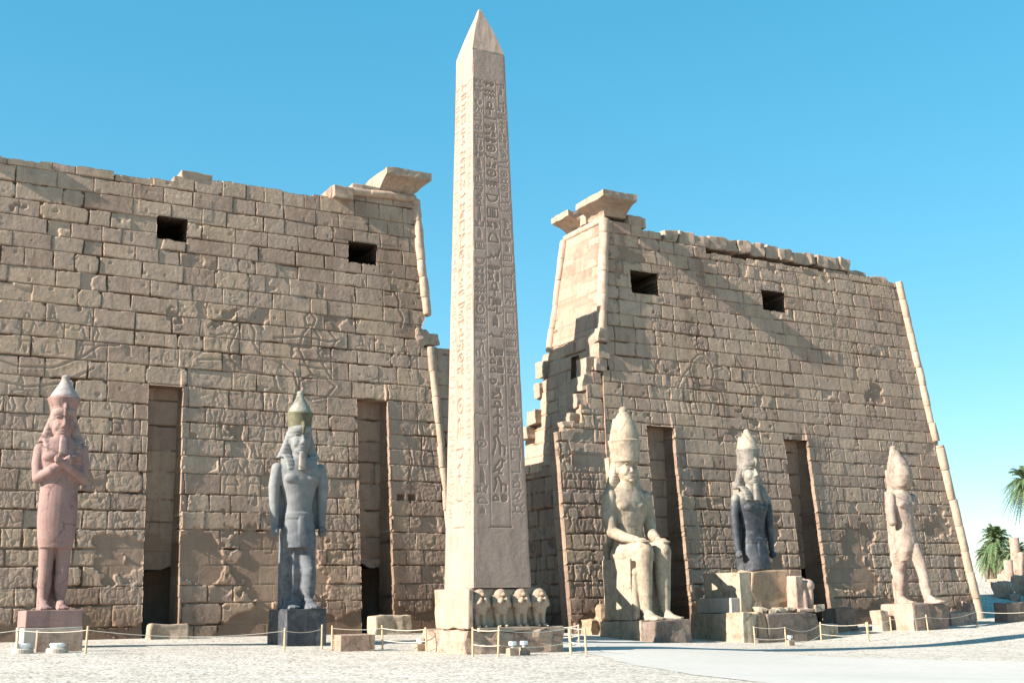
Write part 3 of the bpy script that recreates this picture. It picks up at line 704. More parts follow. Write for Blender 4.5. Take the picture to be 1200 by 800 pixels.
# ------------------------------------------------------------------ obelisk
def circ(cx, cy, rx, ry, n=14, a0=0, a1=360): return [(cx+rx*math.cos(R(a0+(a1-a0)*i/n)), cy+ry*math.sin(R(a0+(a1-a0)*i/n))) for i in range(n+1)]
GL = [
 [[(.1,.15),(.25,.5),(.45,.72),(.55,.9),(.72,.95),(.9,.85),(.72,.8),(.7,.55),(.55,.35),(.1,.15)], [(.5,.35),(.5,.05),(.68,.05)]],
 [[(0,.65),(.15,.8),(.3,.6),(.45,.8),(.6,.6),(.75,.8),(.9,.6),(1,.75)], [(0,.3),(.15,.45),(.3,.25),(.45,.45),(.6,.25),(.75,.45),(.9,.25),(1,.4)]],
 [circ(.5,.5,.4,.4), circ(.5,.5,.08,.08)],
 [[(.1,.1),(.1,.9),(.9,.9),(.9,.1),(.6,.1)]], [circ(.5,.72,.2,.26), [(.5,.46),(.5,0)], [(.15,.42),(.85,.42)]],
 [[(.35,0),(.35,.6),(.5,1),(.65,.6),(.65,0)], [(.5,.9),(.5,.1)]],
 [circ(.5,.55,.48,.28), circ(.5,.55,.14,.18), [(.45,.28),(.4,0)]],
 [[(0,.25),(.2,.25),(.3,.5),(.5,.3),(.7,.5),(.85,.35),(1,.8)]], [circ(.5,.6,.48,.45,12,180,360), [(0,.6),(1,.6)]],
 [[(.2,1),(.2,.15),(.85,.15),(.9,.3)]], [circ(.5,.2,.4,.6,12,0,180), [(.08,.2),(.92,.2)]],
 [[(0,.5),(.6,.5),(.85,.65),(1,.55)], [(.1,.5),(0,.75)]],
 [circ(.5,.45,.26,.36), [(.25,.75),(.05,.95)], [(.75,.75),(.95,.95)], [(.25,.2),(.05,.05)], [(.75,.2),(.95,.05)]],
 [[(.5,0),(.5,1)], [(.2,.8),(.5,1),(.8,.8)], [(.25,.4),(.75,.4)]],
 [circ(.45,.85,.13,.13), [(.45,.72),(.25,.4),(.25,.05),(.85,.05),(.8,.3),(.5,.45),(.85,.55)]],
 [[(.05,.2),(.05,.8),(.95,.8),(.95,.2),(.05,.2)], [(.3,.2),(.3,.8)], [(.5,.2),(.5,.8)], [(.7,.2),(.7,.8)]],
 [[(.1,.05),(.3,.6),(.2,.85),(.4,1),(.5,.8),(.65,.5),(.95,.45),(.9,.05)], [(.6,.5),(.6,.05)]],
]
ob = thing('obelisk', 'tall pink granite obelisk carved with hieroglyphs on a baboon pedestal', 'obelisk', (-11.61, -16.23, 0))
W0, W1, Z0, Z1 = 1.18, .73, 2.0, 22.72
SH = []
def obelisk_face(k, seed):
    rg = np.random.default_rng(seed); nb, na = 900, 96
    z = np.linspace(Z0, Z1, nb)[:, None]*np.ones((1, na)); u = np.linspace(-1, 1, na)[None]*np.ones((nb, 1))
    hw = W0+(W1-W0)*(z-Z0)/(Z1-Z0); a = u*hw; D = np.zeros_like(a)
    c = .36
    cols = [(-.95, -c), (-c, c), (c, .95)]
    for e in (-c, c): D += .012*ss(.035, .012, np.abs(a-e*hw))*(z > 4.2)*(z < 21.6)
    for ci, (l, r_) in enumerate(cols):
        zz = 21.5; mid = ci == 1
        while zz > 4.6:
            hwz = W0+(W1-W0)*(zz-Z0)/(Z1-Z0); x0, x1 = (l+.08)*hwz, (r_-.08)*hwz; wd = x1-x0
            h = wd*rg.choice([.45, .7, .95, 1.25, .6]); z1_ = zz-h
            if z1_ < 4.4: break
            rows = (z[:, 0] < zz+.1) & (z[:, 0] > z1_-.1); aa, bb = a[rows], z[rows]; d = np.full(aa.shape, 9.)
            two = h < .7*wd and rg.random() < .6
            for part in range(2 if two else 1):
                gph = GL[rg.integers(len(GL))]; fl = rg.random() < .5
                pw = wd/2*.9 if two else wd; px0 = x0+(part*wd*.55 if two else 0)
                for poly in gph:
                    P = [(px0+pw*((1-p[0]) if fl else p[0]), z1_+h*p[1]) for p in poly]
                    d = np.minimum(d, segdist(aa, bb, P))
            wl = .036 if mid else .027
            D[rows] += (.040 if mid else .022)*(1.5 if k == 3 else 1)*ss(wl*1.3, wl*.5, d)
            zz = z1_-wd*rg.uniform(.10, .2)
        if ci == 1:      # the frame that closes the column
            D += .04*ss(.05, .02, segdist(a, z, [(-c*W0, 4.15), (c*W0, 4.15)]))
    pat = np.clip(D/.04, 0, 1)*.38  # carved grooves coloured darker with depth, carried by the mortar attribute
    D += .006*fbm(a*1.5, z*.7, seed, 4)+.003*vn(a*9, z*9, seed+2)
    edge = np.minimum(1-np.abs(u), 1)*hw
    D += .03*np.exp(-edge/.03)+.05*ss(.06, .0, edge+.1*vn(z*2.1, a*0, seed+4)+.06)
    ax = [(0, -1), (1, 0), (0, 1), (-1, 0)][k]; tx = [(1, 0), (0, 1), (-1, 0), (0, -1)][k]
    ahw = u*hw; nn = hw-D
    return np.stack([ax[0]*nn+tx[0]*ahw, ax[1]*nn+tx[1]*ahw, z], -1).reshape(-1, 3), gridfaces(nb, na), pat.ravel()
VV, FF, PP, n0 = [], [], [], 0
for k in range(4):
    v, f, pt = obelisk_face(k, 11+k*5); PP.append(pt); VV.append(v); FF.append(f+n0); n0 += len(v)
mesh_np('shaft', np.concatenate(VV), np.concatenate(FF), 'obelisk', ob, {'tint': np.full(n0, .6), 'mortar': np.concatenate(PP), 'stain': np.zeros(n0)})
bm = bmesh.new(); rr = []
for z, wv in ((22.62, .70), (22.8, .705), (23.2, .60), (23.7, .45), (24.15, .30), (24.6, .145), (24.86, .07), (24.93, .03)):
    q = [(-1, -1), (1, -1), (1, 1), (-1, 1)]; ring = []
    for i in range(4):
        a, b = Vector(q[i]), Vector(q[(i+1) % 4])
        for j in range(6): p = a.lerp(b, j/6); ring.append(Vector((p.x*wv, p.y*wv, z)))
    rr.append(ring)
rings(bm, rr); jitter(bm, .018, 4, 2); obj('pyramidion', bm, 'obtop', ob)
bm = bmesh.new(); add_box(bm, -1.49, 1.70, -1.10, 1.25, .62, 2.0, .05, .05, 5, 4); obj('pedestal', bm, 'pedestal', ob)
bm = bmesh.new(); add_box(bm, -1.52, -1.32, -1.5, -1.0, .62, 1.99, .05, .04, 6, 3); obj('corner_pier', bm, 'pedestal', ob)
bm = bmesh.new(); add_box(bm, -1.2, 2.2, -1.62, 1.4, .50, .635, .03, .03, 7, 4); obj('ledge', bm, 'pedestal', ob)
bm = bmesh.new(); add_box(bm, -1.62, 2.35, -1.6, 2.0, -.9, .52, .10, .14, 8, 6); obj('plinth', bm, 'plinth', ob)
def baboon():
    bm = bmesh.new()
    for s_ in (-1, 1):
        limb(bm, [(s_*.13, -.02, .06), (s_*.14, .02, .30), (s_*.15, .04, .55)], [.075, .085, .11])
        ell(bm, (s_*.13, -.10, .05), (.085, .15, .055))
        limb(bm, [(s_*.22, .02, 1.0), (s_*.27, -.06, .78), (s_*.12, -.22, .88)], [.13, .11, .08])
        limb(bm, [(s_*.12, -.22, .88), (s_*.09, -.26, .98)], [.08, .06])
    loft(bm, [(.45, 0, .05, .22, .18), (.58, 0, .03, .27, .2), (.75, 0, .02, .29, .22), (.92, 0, .03, .31, .22), (1.03, 0, .05, .30, .22), (1.1, 0, .06, .2, .18)])
    ell(bm, (0, .0, 1.13), (.24, .22, .20)); ell(bm, (0, -.05, 1.20), (.15, .15, .13)); ell(bm, (0, -.20, 1.13), (.085, .13, .075))
    ell(bm, (0, -.15, 1.235), (.13, .06, .035))
    for s_ in (-1, 1): ell(bm, (s_*.16, .0, 1.2), (.035, .06, .06))
    add_box(bm, -.17, .17, .05, .3, .0, 1.2, .0)
    return blob('baboon', bm, 'pedestal', ob, .022, 2, .01, 3)
bb0 = baboon(); bb0.location = (-.95, -1.24, .635)
for i, xx in enumerate((-.12, .70, 1.46)):
    c = bb0.copy(); COL.objects.link(c); c.parent = ob; c.location = (xx, -1.24, .635)

# ------------------------------------------------------------------ colossal statues
def head(bm, z0, hh, cy=0, rx=None, broken=False):
    """z0 chin height, hh chin to brow, face towards -y"""
    rx = rx or hh*.38; zc = z0+hh*.52
    ell(bm, (0, cy, zc), (rx, rx*1.12, hh*.56)); ell(bm, (0, cy-rx*.30, z0+hh*.22), (rx*.72, rx*.78, hh*.24))
    loft(bm, [(z0-hh*.55, 0, cy+.02, rx*.85, rx*.8), (z0+hh*.3, 0, cy+.05, rx*.72, rx*.75)])
    for s_ in (-1, 1): ell(bm, (s_*rx*1.02, cy-.02, z0+hh*.55), (rx*.16, rx*.22, hh*.17))
    if broken: return
    f = cy-rx*1.06
    bmn = [(0, f+.10*hh, z0+hh*.70), (0, f-.06*hh, z0+hh*.48)]
    limb(bm, [(0, f+.05*hh, z0+hh*.74), (0, f-.05*hh, z0+hh*.50)], [hh*.055, hh*.085])
    ell(bm, (0, f-.01*hh, z0+hh*.46), (hh*.12, hh*.07, hh*.05))
    for s_ in (-1, 1):
        ell(bm, (s_*rx*.42, f+.10*hh, z0+hh*.80), (rx*.36, hh*.07, hh*.045))
        ell(bm, (s_*rx*.43, f+.13*hh, z0+hh*.68), (rx*.24, hh*.06, hh*.05))
        ell(bm, (s_*rx*.52, f+.18*hh, z0+hh*.42), (rx*.36, hh*.12, hh*.14))
    ell(bm, (0, f+.045*hh, z0+hh*.29), (rx*.40, hh*.065, hh*.035)); ell(bm, (0, f+.05*hh, z0+hh*.22), (rx*.32, hh*.065, hh*.035))
    ell(bm, (0, f+.09*hh, z0+hh*.08), (rx*.30, hh*.10, hh*.09))
def face_dents(z0, hh, cy, rx):
    f = cy-rx*1.06; L = []
    for s_ in (-1, 1):
        L.append(((s_*rx*.40, f+.02*hh, z0+hh*.735), (rx*.30, .5*rx, hh*.055), (0, .075*hh, 0)))
        L.append(((s_*rx*.40, f+.02*hh, z0+hh*.625), (rx*.26, .5*rx, hh*.035), (0, .04*hh, 0)))
        L.append(((s_*rx*.34, f, z0+hh*.50), (rx*.16, .5*rx, hh*.09), (0, .035*hh, 0)))
    L.append(((0, f, z0+hh*.255), (rx*.42, .5*rx, hh*.022), (0, .035*hh, 0)))
    L.append(((0, f, z0+hh*.155), (rx*.35, .5*rx, hh*.03), (0, .035*hh, 0)))
    return L
def nemes(z0, hh, cy, rx, par, mat, sh, lap=True, wide=1.0, vox=.035, drop=.10):
    """striped cloth headdress: brow band, side wings, lappets on the chest"""
    bm = bmesh.new()
    loft(bm, [(z0+hh*.30, 0, cy+rx*.55, rx*1.15, rx*.75), (z0+hh*.7, 0, cy+rx*.30, rx*1.12, rx*1.0), (z0+hh*1.0, 0, cy+.0, rx*1.08, rx*1.16), (z0+hh*1.12, 0, cy, rx*1.0, rx*1.08), (z0+hh*1.22, 0, cy, rx*.7, rx*.8)])
    for s_ in (-1, 1):
        secs = []
        for t in range(7):
            q = t/6; z = z0-hh*drop+hh*(.95+drop)*q; w_ = (rx*1.95-rx*.95*q**.8)*wide
            secs.append((z, s_*(rx*.62+w_)*.5, cy+rx*.35-.05*q, (w_-rx*.62)*.5+.05, rx*.42, 3))
        loft(bm, secs)
        if lap: loft(bm, [(z0-hh*.62, s_*rx*1.0, cy-rx*.75, rx*.33, rx*.22, 4), (z0-hh*.25, s_*rx*1.08, cy-rx*.55, rx*.40, rx*.25, 4), (z0+.02, s_*rx*1.25, cy-rx*.15, rx*.42, rx*.25, 4)])
    return blob('headdress', bm, mat, par, vox, 2, .008, 5, (), .007)
def crown(z0, z1, z2, cy, r0, r1, par, m_low, m_high, spike=True, uraeus=True, full=0.0):
    bm = bmesh.new(); loft(bm, [(z0-.05, 0, cy, r0*.95, r0*1.0), (z0+(z1-z0)*.4, 0, cy, r0*1.0, r0*1.02), (z1-.1, 0, cy, r1*.98, r1), (z1, 0, cy, r1*1.05, r1*1.05), (z1+.06, 0, cy, r1*.98, r1*.98)])
    if spike: loft(bm, [(z0, 0, cy+r1*.85, r1*.5, r1*.28, 4), (z1+(z2-z1)*.25, 0, cy+r1*.82, r1*.4, r1*.26, 4), (z1+(z2-z1)*.7, 0, cy+r1*.72, r1*.28, r1*.16, 4)])
    if uraeus:
        limb(bm, [(0, cy-r0*1.02, z0-.12), (0, cy-r0*1.2, z0+.10), (0, cy-r0*1.12, z0+.26)], [.07, .08, .06])
    blob('crown_base', bm, m_low, par, .035, 2, .008, 6)
    bm = bmesh.new(); h = z2-z1; k = r1*.92
    loft(bm, [(z1+.0, 0, cy, k, k), (z1+h*.15, 0, cy, k*(.94+.04*full), k*(.94+.04*full)), (z1+h*.35, 0, cy, k*(.72+.16*full), k*(.72+.16*full)), (z1+h*.55, 0, cy, k*(.5+.19*full), k*(.5+.19*full)), (z1+h*.72, 0, cy, k*(.34+.15*full), k*(.34+.15*full)), (z1+h*.82, 0, cy, k*(.27+.08*full), k*(.27+.08*full))])
    ell(bm, (0, cy, z1+h*.90), (k*.31, k*.31, h*.11))
    blob('crown', bm, m_high, par, .035, 2, .01, 7)
def beard(z0, hh, cy, rx, par, mat, L=.62):
    bm = bmesh.new(); loft(bm, [(z0-hh*L, 0, cy-rx*1.05, rx*.42, rx*.26, 4), (z0-hh*.1, 0, cy-rx*.95, rx*.33, rx*.24, 4), (z0+hh*.06, 0, cy-rx*.85, rx*.28, rx*.22, 4)])
    blob('beard', bm, mat, par, .03, 2, .006, 8)
def fist(bm, c, r):
    ell(bm, c, (r*.9, r*1.0, r*1.05))
    for i in range(4): limb(bm, [(c[0]-r*.5, c[1]-r*.75, c[2]+r*(.6-.38*i)), (c[0]+r*.5, c[1]-r*.8, c[2]+r*(.55-.38*i))], [r*.26, r*.24])
    limb(bm, [(c[0], c[1]-r*.7, c[2]+r*.9), (c[0], c[1]-r*1.1, c[2]+r*.5)], [r*.25, r*.2])
def foot(bm, x, y, w_, L):
    loft(bm, [(0, x, y-L*.30, w_*.95, L*.62, 2.6), (w_*.5, x, y-L*.28, w_*.9, L*.58, 2.4), (w_*.9, x, y-L*.08, w_*.75, L*.34), (w_*1.5, x, y+L*.02, w_*.7, w_*.85)])
    for i in range(5):
        o = (-.72+.36*i)*w_; ell(bm, (x+o, y-L*.86+abs(o)*.25, w_*.28), (w_*.22, w_*.42, w_*.26))
def leg(bm, x, y, H, r, knee=.155, top=.30, lean=0):
    limb(bm, [(x, y, .045*H), (x, y+.05, .10*H), (x, y-.02, knee*H), (x, y*.6, .21*H), (x*.95, y*.3, top*H)], [r*.62, r*.98, r*.92, r*1.05, r*1.2])
    ell(bm, (x, y-r*.55, knee*H+.1), (r*.6, r*.45, r*.6))

# ---- first statue: crossed arms, long kilt, rose granite
P1 = (-25.36, -8.1)
s1 = thing('statue', 'rose granite standing statue with arms crossed over its chest, leftmost on a pedestal', 'statue', (P1[0], P1[1], G(*P1)), group='colossal statues before the pylon')
H = 8.75; b0 = 1.32
e1 = bpy.data.objects.new  # (kept short)
def lift(parent, z):
    for c in parent.children: c.location.z += z
bm = bmesh.new()
for s_ in (-1, 1):
    leg(bm, s_*.29, .05, H, .26, .15, .30); foot(bm, s_*.30, -.05, .22, .85)
loft(bm, [(.255*H, 0, 0, .60, .44), (.30*H, 0, 0, .66, .48), (.38*H, 0, 0, .71, .52), (.46*H, 0, 0, .69, .5), (.52*H, 0, 0, .66, .46), (.57*H, 0, 0, .70, .46), (.63*H, 0, -.02, .76, .5), (.675*H, 0, 0, .81, .46), (.70*H, 0, .02, .68, .4), (.725*H, 0, .03, .40, .36)])
for s_ in (-1, 1):
    ell(bm, (s_*.36, -.34, .635*H), (.34, .2, .2))
    limb(bm, [(s_*.74, .0, .672*H), (s_*.81, -.02, .61*H), (s_*.79, -.12, .545*H)], [.235, .22, .195])
    limb(bm, [(s_*.79, -.12, .545*H), (s_*.40, -.50, .575*H), (-s_*.10, -.62-.08*s_, .612*H)], [.20, .185, .14])
    fist(bm, (-s_*.20, -.66-.08*s_, .622*H), .17)
add_box(bm, -.42, .42, .35, .85, 0, .74*H, .0)
head(bm, .715*H, 1.02, .0, .42)
blob('body', bm, 'pinkgran', s1, .03, 1, .01, 1, face_dents(.715*H, 1.02, 0, .42))
nemes(.715*H, 1.02, .0, .435, s1, 'pinkpale', .7*H, True, .95)
crown(.83*H, .893*H, H, .05, .48, .58, s1, 'pinkgran', 'pinkcap', False)
beard(.715*H, 1.02, .0, .42, s1, 'pinkpale')
lift(s1, b0)
bm = bmesh.new(); add_box(bm, -1.0, .93, -1.0, 1.0, .72, b0, .03, .015, 1, 2); obj('pedestal', bm, 'pinkblock', s1)
bm = bmesh.new(); add_box(bm, -1.04, .96, -1.03, 1.03, -.6, .722, .03, .02, 2, 2); obj('pedestal_foot', bm, 'cement', s1)

# ---- striding statues with arms at the sides
def striding(par, H, cut, mats, wide=1.0, kilt=True, legs=True):
    bm = bmesh.new()
    if legs:
        leg(bm, .32, -.55, H, .30, .155, .31); foot(bm, .32, -.60, .25, .95)
        leg(bm, -.32, .18, H, .30, .155, .31); foot(bm, -.32, .10, .25, .95)
        add_box(bm, -.30, .30, -.35, .6, 0.0, .28*H, 0)
    secs = [(.27*H, .05, -.12, .66, .60), (.31*H, .03, -.1, .68, .58), (.37*H, 0, -.05, .67, .5), (.42*H, 0, 0, .60, .44), (.47*H, 0, 0, .57, .41), (.52*H, 0, 0, .66, .44), (.58*H, 0, -.03, .82, .49), (.625*H, 0, 0, .92, .47), (.655*H, 0, .02, .82, .42), (.685*H, 0, .03, .44, .38)]
    if cut: secs = [(cut*H, 0, -.05, .66, .52)]+[s_ for s_ in secs if s_[0] > cut*H+.05]
    loft(bm, [(a, b, c, d*wide, e) for a, b, c, d, e in secs])
    for s_ in (-1, 1):
        ell(bm, (s_*.38*wide, -.33, .585*H), (.36, .2, .24))
        limb(bm, [(s_*.93*wide, .02, .632*H), (s_*1.04*wide, .03, .55*H), (s_*1.03*wide, .03, .47*H), (s_*1.0*wide, -.06, .375*H)], [.25, .235, .20, .155])
        fist(bm, (s_*1.0*wide, -.10, .345*H), .19)
        limb(bm, [(s_*1.0*wide, -.32, .345*H), (s_*1.0*wide, .12, .345*H)], [.08, .08])
        add_box(bm, min(s_*.55, s_*1.0), max(s_*.55, s_*1.0), .15, .45, .36*H, .60*H, 0)
    # belt and the pleated apron of the kilt
    loft(bm, [(.405*H, 0, -.02, .64*wide, .50), (.43*H, 0, -.02, .61*wide, .48)])
    if not cut or cut < .28: loft(bm, [(.272*H, .05, -.55, .30, .16, 4), (.34*H, .0, -.5, .2, .14, 4), (.41*H, 0, -.44, .12, .1, 4)])
    add_box(bm, -.5, .5, .4, .95, (cut or 0)*H, .73*H, 0)
    head(bm, .695*H, .118*H, 0, .049*H)
    blob('body', bm, mats[0], par, .032, 1, .012, 21, face_dents(.695*H, .118*H, 0, .049*H))
    nemes(.695*H, .118*H, 0, .051*H, par, mats[1], .65*H, True, 1.0)
    crown(.812*H, .89*H, H, .05, .054*H, .060*H, par, mats[2], mats[3], cut is not None, True, .8 if cut else 0)
    beard(.695*H, .118*H, 0, .049*H, par, mats[4])
P2 = (-15.95, -7.9)
s2 = thing('statue', 'dark grey granite striding statue with arms at its sides, left of the obelisk', 'statue', (P2[0], P2[1], G(*P2)), group='colossal statues before the pylon')
striding(s2, 8.95, None, ('greyfig_lit', 'greyfig_lit', 'olive', 'olivecap', 'mid'), 1.0)
lift(s2, 1.38)
bm = bmesh.new(); add_box(bm, -.86, .78, -1.35, .95, -.6, 1.38, .04, .03, 3, 3); obj('pedestal', bm, 'dark', s2)

# ---- bust of a striding statue set on restored blocks
P4 = (10.3, -5.0); zb4 = G(*P4)
s4 = thing('statue', 'upper half of a black granite statue set on pale restored blocks', 'statue', (P4[0], P4[1], -.86), group='colossal statues before the pylon')
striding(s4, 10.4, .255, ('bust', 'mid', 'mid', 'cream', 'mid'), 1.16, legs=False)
lift(s4, 3.72-.255*10.4)
for o in s4.children: o.location.x += .5; o.location.y += .35
def sb(name, x0, x1, y0, y1, z0, z1, mat, sd, bev=.05, rough=.05): 
    bm = bmesh.new(); add_box(bm, x0, x1, y0, y1, z0, z1, bev, rough, sd, 3); return obj(name, bm, mat, s4)
sb('base_block', -2.5, -1.6, -2.0, 2.3, -.5, 1.66, 'cream', 11)
sb('base_block', -1.62, -.9, -2.03, 2.2, -.5, 1.64, 'orange', 12, .12, .12)
sb('base_block', -.92, 2.55, -1.98, 2.3, -.5, 1.62, 'creamdark', 13, .08, .08)
sb('throne_block', -1.75, -1.0, -1.0, 2.0, 1.66, 3.72, 'cream', 14, .03, .015)
sb('throne_block', -1.02, 1.55, -1.05, 2.0, 1.64, 3.74, 'orange', 15, .10, .12)
sb('throne_step', -2.3, -1.76, -.9, 2.0, 1.66, 2.42, 'cement', 16, .03, .015)
sb('base_chip', -1.9, -1.1, -2.35, -2.05, -.4, .35, 'creamdark', 17, .05, .05)
for i, (x, y, r_) in enumerate(((-.3, -1.6, .28), (.3, -1.5, .35), (1.0, -1.5, .25), (-.9, -1.6, .3))):
    bm = bmesh.new(); add_box(bm, x-r_, x+r_, y-r_*.7, y+r_*.7, 1.6, 1.6+r_*.9, r_*.3, .12, 30+i, 2); o = obj('stone', bm, 'cream'); o.location = s4.location
    tag(o, ['lowest of the pale stones on the bust pedestal front ledge, at its left', 'largest pale stone on the ledge in front of the black bust', 'small pale stone beside the broken statue fragment', 'pale stone at the ochre corner of the bust pedestal'][i], 'stone', 'loose stones on the bust pedestal')
fr = thing('statue_fragment', 'broken lower part of a small statue on the right end of the bust pedestal', 'statue', (P4[0]+2.0, P4[1]-1.45, .78))
bm = bmesh.new(); add_box(bm, -.62, -.12, -.3, .9, 0, 1.85, .05); add_box(bm, -.2, .45, .1, .8, 1.1, 1.75, .05)
ell(bm, (.42, -.05, 1.35), (.36, .36, .34)); limb(bm, [(.42, -.1, 1.3), (.40, -.2, .7), (.42, -.15, .1)], [.24, .18, .17]); limb(bm, [(0, .0, 1.4), (-.02, -.2, .8), (0, -.2, .1)], [.24, .18, .17])
add_box(bm, -.62, .62, -.45, .8, 0, .16, .03)
blob('body', bm, 'rosecream', fr, .03, 2, .03, 4)
bm = bmesh.new(); add_box(bm, .45, 1.15, -.5, .3, 0, .36, .05, .05, 5, 2); obj('foot_block', bm, 'cream', fr)

# ---- seated colossus
P3 = (3.55, -4.5); z3 = -.62
s3 = thing('statue', 'pale seated colossus with hands on its knees and tall crown, beside the dark gateway', 'statue', (P3[0], P3[1], z3), group='colossal statues before the pylon')
H = 11.05; B3 = 1.16
bm = bmesh.new()
for s_ in (-1, 1):
    x = s_*.56
    limb(bm, [(x*.95, 1.1, 3.25), (x, .2, 3.35), (x, -.95, 3.42)], [.58, .53, .46])
    limb(bm, [(x, -1.0, 3.35), (x, -.92, 2.3), (x, -.95, 1.2), (x, -1.0, .5)], [.45, .42, .34, .27])
    ell(bm, (x, -1.18, 3.38), (.36, .28, .36)); foot(bm, x, -1.1, .29, 1.25)
    limb(bm, [(s_*1.12, 1.15, 6.25), (s_*1.27, 1.10, 5.3), (s_*1.22, .85, 4.42)], [.40, .36, .31])
    limb(bm, [(s_*1.22, .85, 4.42), (s_*.95, .1, 4.1), (s_*.68, -.55, 3.95)], [.30, .26, .18])
    ell(bm, (s_*.62, -.85, 3.93), (.25, .40, .12))
    for i in range(4): limb(bm, [(s_*.62+(-.18+.12*i), -.95, 3.93), (s_*.62+(-.18+.12*i), -1.30-.04*(i in (1, 2)), 3.83)], [.06, .05])
    ell(bm, (s_*.45, .72, 5.75), (.45, .25, .3))
loft(bm, [(3.0, 0, 1.15, 1.0, .75), (3.6, 0, 1.15, .92, .66), (4.2, 0, 1.15, .80, .56), (4.7, 0, 1.15, .82, .56), (5.4, 0, 1.12, 1.0, .62), (6.0, 0, 1.12, 1.16, .62), (6.4, 0, 1.15, 1.12, .55), (6.75, 0, 1.18, .7, .48), (7.0, 0, 1.2, .5, .45)])
add_box(bm, -.98, .98, -.85, .5, 2.9, 3.45, 0)       # the kilt between the knees
add_box(bm, -.5, .5, -.5, .4, 0, 3.0, 0)
head(bm, 7.0, 1.2, 1.1, .56)
limb(bm, [(-1.0, -.7, .2), (-1.0, -.7, 1.7), (-1.0, -.72, 2.1)], [.20, .17, .15]); ell(bm, (-1.0, -.75, 2.35), (.17, .18, .22))
blob('body', bm, 'cream', s3, .04, 1, .03, 31, face_dents(7.0, 1.2, 1.1, .56)[:8]+[((.02, .45, 7.62), (.2, .3, .22), (0, .16, 0)), ((.2, .5, 7.85), (.25, .3, .12), (0, .1, 0))])
bm = bmesh.new(); add_box(bm, -1.06, 1.06, -.45, 2.1, 0, 3.05, .05, .05, 41, 4); add_box(bm, -1.04, 1.04, 1.75, 2.1, 3.0, 3.9, .06, .05, 42, 3); add_box(bm, -.6, .6, 1.85, 2.25, 3.0, 8.4, .06, .06, 43, 4)
obj('throne', bm, 'cream', s3)
nemes(7.0, 1.2, 1.18, .63, s3, 'cream', 6.5, False, 1.02, .035, .52)
crown(8.12, 9.2, H, 1.2, .76, .84, s3, 'cream', 'cream', True, False, 1.0)
lift(s3, B3)
bm = bmesh.new(); add_box(bm, -1.08, 1.08, -2.45, -1.2, -.6, B3, .08, .09, 44, 4); obj('base', bm, 'creamdark', s3)
bm = bmesh.new(); add_box(bm, -1.1, 1.06, -1.22, 2.45, -.6, B3-.01, .06, .06, 45, 4); obj('base', bm, 'cream', s3)

# its twin on the other side of the gateway, behind the obelisk
P6 = (-5.1, -4.5)
s6 = s3.copy(); COL.objects.link(s6); s6.location = (P6[0], P6[1], G(*P6)-.05)
s6['label'] = 'pale seated colossus behind the obelisk, all but hidden by its shaft and pedestal'
for ch in list(s3.children):
    c = ch.copy(); COL.objects.link(c); c.parent = s6

# ---- damaged striding statue at the right
P5 = (21.05, -5.75)
s5 = thing('statue', 'damaged rosy standing statue without face or forearms, at the right end of the tower', 'statue', (P5[0], P5[1], -.42), group='colossal statues before the pylon')
H = 9.0; bm = bmesh.new()
limb(bm, [(.34, -.95, .3), (.34, -.82, 1.2), (.34, -.70, 1.75), (.33, -.5, 2.4), (.28, -.25, 3.1)], [.24, .34, .32, .36, .42]); foot(bm, .34, -1.0, .26, 1.15)
limb(bm, [(-.34, .45, .3), (-.34, .42, 1.2), (-.34, .35, 1.75), (-.32, .2, 2.6), (-.25, .05, 3.3)], [.24, .34, .32, .42, .5]); foot(bm, -.34, .35, .26, 1.1)
add_box(bm, -.35, .2, .2, 1.0, 0, 3.3, 0)
loft(bm, [(2.35, -.22, .1, .42, .42), (2.9, -.1, .0, .6, .56), (3.5, 0, 0, .68, .58), (4.1, 0, 0, .62, .48), (4.5, 0, .02, .57, .43), (5.0, 0, 0, .68, .46), (5.6, 0, 0, .84, .5), (6.0, 0, .03, .82, .44), (6.2, 0, .05, .5, .38), (6.4, 0, .08, .34, .32)])
limb(bm, [(-.88, .05, 5.95), (-1.0, .02, 5.2), (-.98, -.05, 4.55)], [.27, .27, .22]); limb(bm, [(.86, .05, 5.95), (.95, .05, 5.4)], [.26, .22])
ell(bm, (-.35, -.36, 5.5), (.33, .16, .22)); ell(bm, (.35, -.36, 5.5), (.33, .16, .22))
loft(bm, [(6.4, 0, .08, .36, .34), (6.6, 0, .0, .50, .52), (6.9, 0, -.04, .60, .64), (7.2, 0, -.04, .655, .70), (7.6, 0, .0, .65, .68), (8.0, 0, .10, .55, .57), (8.4, 0, .22, .40, .41), (8.75, 0, .33, .27, .27)])
ell(bm, (0, .37, 8.85), (.23, .23, .2)); loft(bm, [(6.2, 0, .55, .42, .25, 4), (7.6, 0, .62, .38, .2, 4)])
add_box(bm, -.42, .42, .45, .95, 0, 6.4, 0)
blob('body', bm, 'rosefig', s5, .036, 2, .08, 51)
lift(s5, 1.5)
bm = bmesh.new(); add_box(bm, -1.34, 1.36, -1.3, 1.4, -.5, 1.5, .05, .04, 46, 3); obj('pedestal', bm, 'rosecream', s5)
bm = bmesh.new(); add_box(bm, -1.2, 1.42, -1.42, -1.25, -.5, 1.47, .07, .08, 47, 4); obj('pedestal_face', bm, 'creamdark', s5)

